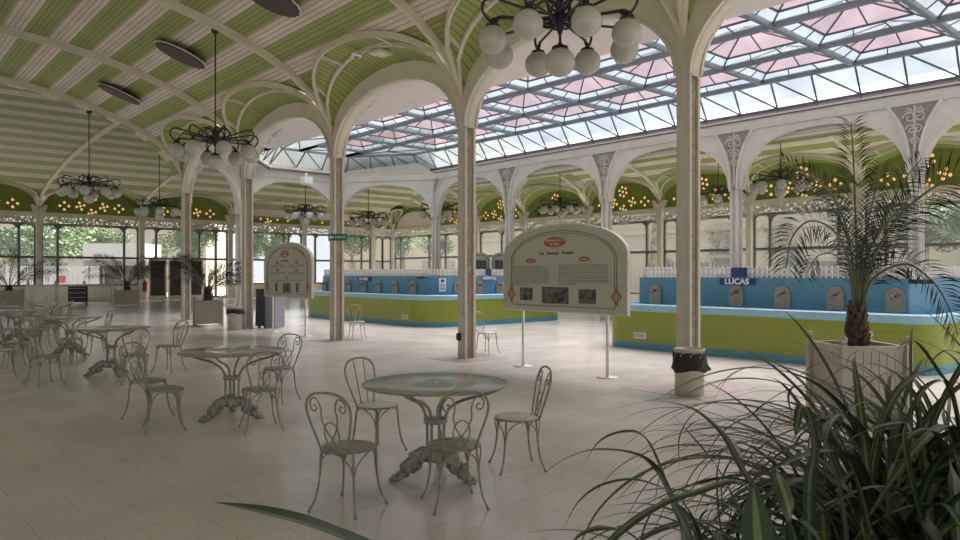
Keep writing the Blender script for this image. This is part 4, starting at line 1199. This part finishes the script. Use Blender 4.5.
def frond(pts, n=46, ll=.34, wd=.014, face=None, seed=0):
    rnd = random.Random(seed); path = spline(pts, 10); fc = (face or (FWD*-1+Vector((0,0,.35)))).normalized()
    mb = MB(); m = len(path)
    mb.tube(path, [.016*(1-.8*i/(m-1))+.003 for i in range(m)], 5, mi=1)
    cum = [0.0]
    for i in range(1, m): cum.append(cum[-1]+(path[i]-path[i-1]).length)
    for k in range(n):
        f = .22+.78*(k+.5)/n; d = f*cum[-1]
        i = max(j for j in range(m-1) if cum[j] <= d); p = path[i].lerp(path[i+1], (d-cum[i])/max(1e-6, cum[i+1]-cum[i]))
        t = (path[i+1]-path[i]).normalized(); s = t.cross(fc)
        if s.length < .1: s = t.orthogonal()
        s.normalize(); nn = s.cross(t)
        L_ = ll*(.45+.75*math.sin(PI*min(1, (f-.1)/.95))**.7)*rnd.uniform(.85,1.1)
        for sg in (1, -1):
            d0 = (s*sg*rnd.uniform(.75,.95)+t*rnd.uniform(.55,.8)+nn*rnd.uniform(-.05,.45)).normalized()
            w = t.cross(d0).cross(d0).normalized() if t.cross(d0).length > .01 else nn
            tip = p+d0*L_+Vector((0,0,-.16*L_)); mid = p+d0*L_*.5+Vector((0,0,.02*L_))
            b = len(mb.v)
            mb.v += [tuple(p), tuple(mid+w*wd*.6), tuple(mid-w*wd*.6), tuple(tip)]
            mb.face((b, b+1, b+3, b+2))
    return mb
def palm_trunk(mb, z0, z1, r):
    mb.lathe([(r*1.3,z0),(r*1.15,z0+.1),(r,z0+(z1-z0)*.6),(r*.6,z1)], 14)
    rnd = random.Random(2)
    for k in range(46):
        a = k*2.4; z = z0+(z1-z0)*(k/46)
        c, s = math.cos(a), math.sin(a); q = r*(1.25-.5*k/46)
        mb.sweep([(c*q*.8, s*q*.8, z), (c*q*1.25, s*q*1.25, z+.05), (c*q*1.4, s*q*1.4, z+.12)], .05, .016)
# large palm at the right
PZ = 8.45; p = RW(4.40, PZ)
planter(p.x, p.y, .74, .83, rzc+.05, 'cream slatted planter at the right holding the large palm')
pl = thing('potted_palm', 'large date palm with long arching fronds standing in the right planter', 'palm', (p.x, p.y, .72), 0)
tr = MB(); palm_trunk(tr, 0, .50, .085); tr.build('trunk', M['bark'], pl)
def lp(px, py, dz): return at(px, py, PZ+dz)-Vector((p.x, p.y, .72))
FR = [([(858,320,0),(857,262,.05),(855,200,.1),(853,150,.15),(851,122,.2)], .34, None),
      ([(857,318,0),(851,250,-.1),(838,205,-.25),(812,176,-.4),(781,161,-.5)], .25, None),
      ([(855,318,0),(849,262,-.2),(834,231,-.4),(810,221,-.65),(792,238,-.8),(786,268,-.85)], .34, None),
      ([(859,318,0),(866,262,.2),(884,220,.3),(903,182,.35),(922,158,.4)], .30, None),
      ([(860,318,0),(868,272,-.2),(895,222,-.5),(930,190,-.8),(968,176,-1.0),(1010,190,-1.2)], .42, None),
      ([(860,318,0),(872,280,-.3),(905,264,-.6),(932,281,-.9),(948,306,-1.0),(958,335,-1.0)], .30, None),
      ([(859,318,0),(862,255,.4),(872,205,.7),(881,165,.8)], .26, None),
      ([(857,318,0),(852,258,.5),(838,215,.9),(815,190,1.2),(790,190,1.3)], .26, None),
      ([(859,318,0),(868,265,.5),(892,230,1.0),(925,215,1.4),(955,225,1.6)], .30, None),
      ([(858,318,0),(862,270,.1),(878,235,.0),(897,212,-.1),(912,196,-.1)], .26, None),
      ([(856,318,0),(850,275,.4),(836,255,.9),(818,256,1.3),(806,275,1.5)], .26, None),
      ([(859,318,0),(866,285,-.1),(880,268,.2),(905,262,.6),(925,275,1.0)], .22, None)]
for i, (pts, ll, fc) in enumerate(FR):
    frond([lp(*q) for q in pts], 44, ll*.92, .013, fc, i).build('frond', [M['palm'], M['rachis']], pl)
# smaller palms in the distance
def small_palm(x, y, base, size, nf, seed, label, th=.3):
    rnd = random.Random(seed)
    t = thing('potted_palm', label, 'palm', (x, y, base), 0, 'smaller palms in planters')
    b = MB(); palm_trunk(b, 0, th, .10); b.build('trunk', M['bark'], t)
    for k in range(nf):
        a = 2*PI*k/nf+rnd.uniform(-.3,.3); el = rnd.uniform(.55,1.25); L_ = size*rnd.uniform(.8,1.1); c, s = math.cos(a), math.sin(a)
        pts = []; q, z = .03, th*.8
        for j in range(6):
            pts.append((c*q, s*q, z)); f = el-1.5*(j/5)**1.4*(.6+.4*rnd.random())
            q += math.cos(f)*L_/5; z += math.sin(f)*L_/5
        frond(pts, 30, size*.20, .02, Vector((-s, c, .6)), seed*31+k).build('frond', [M['palm'], M['rachis']], t)
for px, Z, w, l1, l2, sz in ((208, 22.6, .76, 'cream slatted planter between the two left near columns', 'palm in the planter between the two left near columns', 1.6),
                         (127, 36.0, 1.05, 'cream planter in front of the dark doors at the far end', 'palm with drooping fronds in front of the dark shelves at the far end', 2.3),
                         (9, 35.0, 1.05, 'cream planter at the far left edge of the picture', 'palm with one long arching frond at the far left edge', 2.9)):
    q = RW((px-480)/F*Z, Z); planter(q.x, q.y, w, .8, rzc+.45, l1); small_palm(q.x, q.y, .70, sz, 11, int(px), l2, .45 if px > 20 else .25)

# ------------------------------------------------------------------ striped arching plants in the near trough
tc_ = RW(1.28, 2.15); dv = RW(1.85, 1.5).normalized(); trz = math.atan2(dv.y, dv.x)
t = thing('plant_trough', 'long low cream trough under the foreground plants', 'planter', (tc_.x, tc_.y, 0), trz)
b = MB(); b.box(-1.7,1.7,-.38,-.33,0,.66); b.box(-1.7,1.7,.33,.38,0,.66); b.box(-1.7,-1.65,-.33,.33,0,.66); b.box(1.65,1.7,-.33,.33,0,.66); b.build('body', M['planter'], t)
b = MB(); b.box(-1.65,1.65,-.33,.33,.02,.6); b.build('soil', M['soil'], t)
def blade(mb, pts, w, mi=0, fold=.25, tip=.0):
    path = spline(pts, 6); n = len(path); b = len(mb.v); uvs = []
    side0 = None
    for i, q in enumerate(path):
        t = (path[min(i+1, n-1)]-path[max(i-1, 0)]).normalized(); s = t.cross(Vector((0,0,1)))
        if s.length < .15: s = side0 or t.cross(FWD)
        s = s.normalized()
        if side0 is not None and s.dot(side0) < 0: s = -s
        if side0 is not None: s = (s*.5+side0*.5).normalized()
        side0 = s; up = s.cross(t).normalized()
        f = i/(n-1); ww = w*min(1, .55+1.6*f)*(1-max(0, (f-.55)/.45)**1.7*(1-tip))
        for a in (-1, -.35, .35, 1): mb.v.append(tuple(q+s*(a*ww/2)+up*(abs(a)*ww*fold*.5)))
    for i in range(n-1):
        for k in range(3):
            u0, u1 = (0,.325,.675)[k], (.325,.675,1)[k]
            mb.face((b+4*i+k, b+4*i+k+1, b+4*i+4+k+1, b+4*i+4+k), [(u0,i/n),(u1,i/n),(u1,(i+1)/n),(u0,(i+1)/n)], True, mi)
def arching(mb, c, az, L_, el, bend, w, rnd, mi):
    q, z = .02, 0.0; pts = []; f = el
    sw = rnd.uniform(-.35,.35)
    for j in range(8):
        a = az+sw*(j/7)**2
        pts.append((c[0]+math.cos(a)*q, c[1]+math.sin(a)*q, c[2]+z)); f = el-bend*(j/7)**1.25
        q += math.cos(f)*L_/7; z += math.sin(f)*L_/7
    blade(mb, pts, w, mi)
CL = [(690, 1.30, 120, .62, 'striped arching plant nearest the middle of the picture, at the bottom edge'),
      (775, 1.55, 104, .66, 'striped arching plant at the bottom edge in front of the planter corner'),
      (835, 1.90, 112, .68, 'striped arching plant below the large palm planter'),
      (880, 2.30, 130, .92, 'striped arching plant right of the planter, in front of the palm trunk'),
      (945, 2.05, 130, .85, 'striped arching plant in the bottom right corner'),
      (905, 2.75, 140, 1.05, 'striped arching plant just right of the planter, behind the corner plants'),
         (865, 1.55, 90, .62, 'striped arching plant at the bottom edge left of the corner one'),
      (960, 2.75, 140, 1.12, 'tall striped arching plant at the right edge under the palm fronds')]
GUIDE = {0: [([(705,600,1.45),(684,540,1.5),(671,504,1.5),(658,465,1.5),(643,437,1.5),(623,433,1.5),(601,441,1.5),(584,463,1.5)], .032),
             ([(700,590,1.4),(672,500,1.45),(645,459,1.5),(597,450,1.55),(566,459,1.6),(540,476,1.6)], .018),
             ([(710,600,1.4),(690,510,1.4),(645,480,1.4),(606,482,1.4),(579,500,1.4),(562,531,1.4)], .018),
             ([(770,600,1.3),(750,487,1.3),(693,491,1.3),(649,509,1.3),(610,540,1.25),(590,570,1.2)], .030),
             ([(560,680,1.3),(450,590,1.25),(380,556,1.2),(320,531,1.15),(265,514,1.12),(213,502,1.1)], .085),
             ([(680,600,1.35),(640,540,1.35),(610,526,1.3),(580,533,1.3),(560,560,1.3)], .03)],
         1: [([(790,600,1.6),(760,500,1.7),(741,465,1.75),(724,434,1.8),(697,410,1.85),(671,402,1.9),(641,400,1.95)], .022),
             ([(770,590,1.6),(735,500,1.7),(715,463,1.7),(689,432,1.75),(671,412,1.75)], .012),
             ([(766,620,1.15),(760,560,1.15),(756,515,1.15),(753,486,1.15)], .05),
             ([(800,590,1.6),(792,520,1.6),(780,480,1.65),(772,461,1.65)], .042),
             ([(745,600,1.5),(722,540,1.5),(716,480,1.5),(722,450,1.5)], .016)],
         2: [([(812,590,1.8),(809,491,1.8),(814,447,1.8),(808,412,1.8),(801,408,1.8),(797,425,1.78),(795,436,1.77)], .034),
             ([(880,600,1.7),(872,540,1.7),(864,500,1.7),(853,466,1.7)], .05),
             ([(850,600,1.7),(830,520,1.7),(800,490,1.7),(770,484,1.7),(740,500,1.7)], .03),
             ([(850,590,2.0),(835,470,2.1),(800,440,2.2),(770,436,2.3),(752,448,2.3)], .014)],
         3: [([(885,560,2.4),(850,450,2.5),(830,420,2.5),(805,426,2.5),(790,445,2.5)], .03),
             ([(900,560,2.4),(880,430,2.5),(850,395,2.6),(815,390,2.7),(795,402,2.7)], .014),
             ([(905,560,2.4),(905,430,2.6),(880,380,2.7),(840,358,2.8),(810,362,2.8)], .016),
             ([(930,560,2.3),(922,430,2.3),(918,404,2.3),(926,388,2.3),(943,381,2.3),(950,400,2.3)], .036)],
         4: [([(960,600,2.0),(955,480,2.0),(935,430,2.0),(905,440,2.0),(890,480,2.0)], .04),
             ([(945,600,1.9),(915,500,1.9),(903,440,1.9),(908,420,1.9)], .035)],
         7: [([(975,520,2.8),(955,400,2.8),(941,373,2.8),(919,343,2.8),(905,342,2.8),(895,352,2.8)], .03),
             ([(980,520,2.8),(965,380,2.9),(930,345,3.0),(880,332,3.1),(840,345,3.1)], .016),
             ([(985,520,2.8),(975,380,2.9),(950,335,3.0),(915,305,3.1),(880,300,3.1)], .014),
             ([(990,520,2.7),(985,400,2.7),(970,360,2.7),(945,350,2.7),(925,368,2.7)], .03)]}
for ci, (px, Z, n, L0, l) in enumerate(CL):
    rnd = random.Random(100+ci); c = at(px, 500, Z); c.z = .60
    t = thing('arching_plant', l, 'plant', c, 0, 'striped arching plants in the trough')
    mb = MB()
    for k in range(n):
        az = 2*PI*k/n*2.618+rnd.uniform(-.3,.3); el = rnd.uniform(.45,1.45); Lr = L0*rnd.uniform(.7,1.4)
        cc = (rnd.uniform(-.12,.12), rnd.uniform(-.12,.12), -.02)
        arching(mb, cc, az, Lr, el, rnd.uniform(1.5,3.1), rnd.choice((.011,.016,.022,.029,.035)), rnd, 0 if rnd.random() < .62 else 1)
    for pts, w_ in GUIDE.get(ci, []):
        loc = [at(*q)-c for q in pts]
        blade(mb, [Vector((loc[0].x*.35, loc[0].y*.35, 0))]+loc, w_, 0 if w_ > .028 else 1)
    mb.build('leaves', [M['spider'], M['spiderd']], t)

# ------------------------------------------------------------------ far end: doors, railing, menu board
def wall_door(n, v0, v1):
    t = tag(thing('door_%d' % n, 'tall dark glazed door with white stiles at the far end', None, (v0, UE-.3, 0)), None, None, None, 'structure'); W = v1-v0
    b = MB()
    for a, c in ((0,.09),(W-.09,W)): b.box(a, c, -.05, .05, 0, 2.5)
    b.box(.09, W-.09, -.05, .05, 2.41, 2.5); b.box(.09, W-.09, -.05, .05, 0, .25); b.build('door_frame', M['white'], t)
    b = MB(); b.box(.09, W-.09, -.02, .02, .25, 2.41); b.build('door_leaf', M['dkwood'], t)
    b = MB(); b.tube([(W-.13,-.06,.95),(W-.13,-.12,.95),(W-.13,-.12,1.3),(W-.13,-.06,1.3)], .015, 6); b.build('door_handle', M['steel'], t)
for i, (a, b_) in enumerate(((14.2,15.25),(15.35,16.4),(16.5,17.5))): wall_door(i+1, a, b_)
A, B_ = at(28, 300, 38.5), at(112, 300, 38.5)
t = thing('white_railing', 'white picket railing in front of the far end windows', 'railing', (A.x, A.y, 0), math.atan2(B_.y-A.y, B_.x-A.x)); Ln = (Vector((B_.x, B_.y))-Vector((A.x, A.y))).length
b = MB(); [b.box(x-.02, x+.02, -.02, .02, .08, .95) for x in [i*.14+.1 for i in range(int(Ln/.14))]]; b.build('pickets', M['picket'], t)
for z in (.1, .93): b = MB(); b.box(0, Ln, -.03, .03, z, z+.07); b.build('rail', M['picket'], t)
for x in (0, Ln*.33, Ln*.67, Ln): b = MB(); b.box(x-.06, x+.06, -.06, .06, 0, 1.12); b.ball((x,0,1.18), .07, 10, 7); b.build('post', M['picket'], t)
p = at(78, 295, 36.8); t = thing('menu_board', 'dark blue board with lines of white writing before the far railing', 'board', (p.x, p.y, 0), rzc+.1)
b = MB(); b.box(-.47,.47,-.02,.02,.18,.98); b.build('board', M['navy'], t)
b = MB(); b.box(-.44,-.38,0,.06,0,.9); b.box(.38,.44,0,.06,0,.9); b.build('leg', M['black'], t)
for i in range(6):
    b = MB(); rnd = random.Random(i); x = -.40
    while x < .33+.05*(i % 2): w_ = rnd.uniform(.05,.14); b.box(x, x+w_, -.026, -.02, .86-i*.115, .885-i*.115); x += w_+.035
    b.build('writing', M['inkl'] if i % 2 else M['letter'], t)
p = at(144.5, 285, 42.5); t = thing('fire_extinguisher', 'small red fire extinguisher beside the far dark doors', 'extinguisher', (p.x, p.y, .55), 0)
b = MB(); b.lathe([(.10,0),(.12,.03),(.12,.5),(.07,.6),(.03,.62)], 14); b.build('cylinder', M['fire'], t)
b = MB(); b.lathe([(.03,.6),(.035,.68),(.0,.7)], 10); b.tube([(.03,0,.66),(.12,0,.6),(.13,0,.25)], .015, 6); b.build('hose', M['black'], t)
b = MB(); b.box(-.04,.04,.1,.16,.0,.5); b.box(-.05,.05,-.05,.05,-.55,0); b.build('bracket', M['white'], t)

# ------------------------------------------------------------------ outdoors
b = MB(); b.box(-60, 140, -60, 160, -.45, -.3); struct('ground', b, M['ground'], 'pale gravel outside the hall')
def leaf_crown(seed, n, R, sc):
    rnd = random.Random(seed); mb = MB(); bl = []
    for k in range(16):
        bl.append((Vector((rnd.uniform(-1,1)*R*.7, rnd.uniform(-1,1)*R*.7, rnd.uniform(-.6,.7)*R*sc)), R*rnd.uniform(.3,.5)))
    for k in range(n):
        c, r = bl[k % 16]; d = Vector((rnd.gauss(0,1), rnd.gauss(0,1), rnd.gauss(0,1))).normalized()*r*rnd.random()**.35
        p = c+d; a = Vector((rnd.gauss(0,1), rnd.gauss(0,1), rnd.gauss(0,.6))).normalized(); q = a.orthogonal().normalized(); s = rnd.uniform(.10,.20)
        b0 = len(mb.v); mb.v += [tuple(p-a*s), tuple(p+q*s*.6), tuple(p+a*s), tuple(p-q*s*.6)]; mb.face((b0,b0+1,b0+2,b0+3))
    return mb
CROWN = [leaf_crown(i, 3600, 2.6, .8).mesh('crown', M['leaf']) for i in range(2)]
def tree(px, Z, hc, s, tr_, label, lean=0.0, i=0):
    q = RW((px-480)/F*Z, Z); t = thing('tree', label, 'tree', (q.x, q.y, -.3), 0, 'trees outside the windows')
    c = bpy.data.objects.new('crown', CROWN[i % 2]); COL.objects.link(c); c.parent = t; c.location = RGT*lean+Vector((0,0,hc+.3)); c.scale = (s,s,s); c.rotation_euler = (0,0,i*1.3)
    m = MB(); top = RGT*lean+Vector((0,0,hc+.3))
    m.tube(spline([(0,0,0), top*.35+RGT*lean*.05, top*.7-RGT*lean*.1, top], 5), [tr_*(1-.5*k/15) for k in range(16)], 10)
    for k in range(5):
        a = k*1.4; m.tube(spline([top*.75, top*.9+Vector((math.cos(a)*.5, math.sin(a)*.5, .3)), top+Vector((math.cos(a)*1.5*s, math.sin(a)*1.5*s, .9))], 4), .05, 6)
    m.build('trunk', M['trunk'], t)
for i, a in enumerate([(60, 58, 4.0, 1.15, .2, 'bushy green tree beyond the far left windows'), (108, 66, 4.1, .75, .2, 'green tree behind the white roofed kiosk'),
        (12, 60, 3.6, .8, .16, 'slender green tree beyond the leftmost window'), (188, 60, 3.9, .9, .2, 'green tree beyond the dark doors'),
        (352, 61, 4.2, .65, .2, 'green tree beyond the windows left of the apse'), (403, 63, 4.6, .75, .3, 'leafy tree with a thick trunk beyond the blind panel window'),
        (440, 66, 4.0, .5, .2, 'leafy tree beyond the far corner windows'), (268, 66, 4.2, .8, .2, 'tree beyond the narrow arched lights'),
        (648, 43, 6.6, .6, .42, 'pale plane tree leaning outside the window right of the large panel', .9), (926, 37.5, 4.2, .8, .2, 'green tree outside the window behind the right palm fronds'),
        (968, 34, 4.0, .45, .2, 'green tree outside at the right picture edge')]):
    tree(*a[:6], **({'lean': a[6]} if len(a) > 6 else {}), i=i)
# stone building across the lane on the far side
bd = thing('stone_building', 'pale stone building with arched windows seen through the far gallery windows', 'building', (47, 0, -.3))
b = MB(); b.box(0, 8, -20, 56, 0, 13); b.build('wall', M['stone'], bd)
b = MB(); b.box(-.3, 0, -20, 56, 4.95, 5.3); b.box(-.25, 0, -20, 56, 0, .9); b.box(-.45, 0, -20, 56, 12.3, 13); b.build('string_course', M['stone'], bd)
def opening(y, z0, w_, h, m, arched=True):
    f = MB(); o = [(-w_,z0),(w_,z0),(w_,z0+h)]+([(w_*math.cos(PI*k/10), z0+h+w_*math.sin(PI*k/10)) for k in range(1,10)] if arched else [])+[(-w_,z0+h)]
    f.prism([(a*1.25, (c-z0)*1.04+z0) for a, c in o], lambda a, c, q: (-q, y-a, c), .0, .16); fo = f.build('window_surround', M['stoned'] if arched else M['stone'], bd)
    g = MB(); g.prism(o, lambda a, c, q: (-q, y-a, c), .155, .18); g.build('dark_glass', m, fo)
for px in (664, 683): opening(u_at(px, 46.8), 1.1, .55, 1.4, M['winframe'])
for px in (806, 828, 702): opening(u_at(px, 46.8), .1, .6, 2.6, M['winframe'], False)
for y in (-12, -7, 22, 27): opening(y, 1.2, .6, 1.8, M['winframe'])
for k, px in enumerate((719, 777)):
    f = MB(); rnd = random.Random(k); y = u_at(px, 46.8)
    for i in range(60): f.ball((-.1, y+rnd.uniform(-.9,.9), rnd.uniform(3.2,5.2)), rnd.uniform(.08,.2), 6, 4)
    f.prism([(-1.1,5.0),(1.1,5.0),(.9,5.3),(-.9,5.3)], lambda a, c, q: (-q, y-a, c), 0, .5); f.prism([(-.9,3.0),(.9,3.0),(1.0,3.25),(-1.0,3.25)], lambda a, c, q: (-q, y-a, c), 0, .4); f.build('carved_bracket', M['stoned'], bd)
b2 = thing('stone_building', 'distant pale house with small windows beyond the apse windows', 'building', tuple(RW(-2, 88))[:2]+(-.3,), rzc)
b = MB(); b.box(-16, 22, 0, 8, 0, 12); b.build('wall', M['stone'], b2)
for i in range(12):
    b = MB(); b.box(-14+i*3, -13.1+i*3, -.12, 0, 1.8, 3.4); b.build('window', M['stoned'], b2)
b2 = thing('stone_building', 'pale house behind the trees beyond the far left end wall', 'building', tuple(RW(-44, 74))[:2]+(-.3,), rzc)
b = MB(); b.box(-30, 16, 0, 8, 0, 12); b.build('wall', M['stone'], b2)
for i in range(12):
    b = MB(); b.box(-27+i*3.4, -26+i*3.4, -.12, 0, 1.4, 3.6); b.build('window', M['winframe'], b2)
# white hoarding and kiosk beyond the end wall
for i, (a, c) in enumerate(((-14, 34), (38, 88), (90, 99))):
    P0, P1 = at(a, 280, 52), at(c, 280, 52); ang = math.atan2(P1.y-P0.y, P1.x-P0.x); Ln = (P1-P0).length
    t = thing('white_hoarding', ['white ribbed hoarding outside the leftmost window', 'white ribbed hoarding with a red square notice outside the far left window', 'narrow white hoarding panel beside the kiosk'][i], 'hoarding', (P0.x, P0.y, -.3), ang, 'white hoardings outside')
    b = MB(); b.box(0, Ln, 0, .06, 0, 2.45); [b.box(x, x+.05, -.03, 0, 0, 2.45) for x in [k*.35 for k in range(int(Ln/.35))]]; b.build('panel', M['tent'], t)
    if i == 1: b = MB(); b.box(Ln*.42, Ln*.55, -.05, -.03, 1.25, 1.75); b.build('red_notice', M['fire'], t)
P0 = at(116, 280, 53); t = thing('kiosk', 'dark brown kiosk with a white roof outside, left of the dark doors', 'kiosk', (P0.x, P0.y, -.3), rzc)
b = MB(); b.box(-1.7, 1.9, 0, 2, 0, 2.5); b.build('body', M['dkwood'], t)
b = MB(); b.box(-2.2, 2.3, -.4, 2.3, 2.9, 4.1); b.build('roof', M['tent'], t); b = MB(); [b.box(x, x+.08, -.3, -.2, 0, 2.9) for x in (-2,-.8,.6,2.1)]; b.box(-2.2, 2.3, -.35, 2.2, 2.5, 2.9); b.build('post', M['stoned'], t)
SKY, SUN, EXPO = 0.68, 12.5, 0.62

# ------------------------------------------------------------------ light, camera
w = bpy.data.worlds.new('overcast_sky'); bpy.context.scene.world = w; w.use_nodes = True
N, L = w.node_tree.nodes, w.node_tree.links
bg = N['Background']; tc = N.new('ShaderNodeTexCoord'); no = N.new('ShaderNodeTexNoise'); no.inputs['Scale'].default_value = 2.2; no.inputs['Detail'].default_value = 6
L.new(tc.outputs['Generated'], no.inputs['Vector'])
rp = N.new('ShaderNodeValToRGB'); rp.color_ramp.elements[0].color = (.80,.89,1,1); rp.color_ramp.elements[1].color = (1,.99,.98,1)
rp.color_ramp.elements[0].position = .35; rp.color_ramp.elements[1].position = .65
L.new(no.outputs['Fac'], rp.inputs['Fac']); L.new(rp.outputs['Color'], bg.inputs['Color'])
bg.inputs['Strength'].default_value = SKY

sl = bpy.data.lights.new('hazy_sun', 'SUN'); sl.energy = SUN; sl.angle = math.radians(60); sl.color = (1,.958,.89)   # sunlight
so = bpy.data.objects.new('hazy_sun', sl); COL.objects.link(so); so.location = (10, 10, 40)
so.rotation_euler = Vector((-.62, -.08, -1)).to_track_quat('-Z', 'Y').to_euler()
cam = bpy.data.cameras.new('camera'); co = bpy.data.objects.new('camera', cam); COL.objects.link(co)
cam.sensor_width = 36; cam.lens = F/960*36; cam.shift_y = (HY-270)/960; cam.clip_start = .05; cam.clip_end = 400
co.location = (0, 0, CH); co.rotation_euler = (PI/2, 0, -math.radians(41.5))
sc = bpy.context.scene; sc.camera = co
sc.view_settings.view_transform = 'Standard'; sc.view_settings.look = 'None'; sc.view_settings.gamma = 1; sc.view_settings.exposure = EXPO
sc.view_settings.use_curve_mapping = False
try:
    sc.cycles.use_denoising = True; sc.cycles.max_bounces = 10; sc.cycles.transparent_max_bounces = 24
    sc.cycles.diffuse_bounces = 6; sc.cycles.glossy_bounces = 3; sc.cycles.sample_clamp_indirect = 6
except Exception: pass
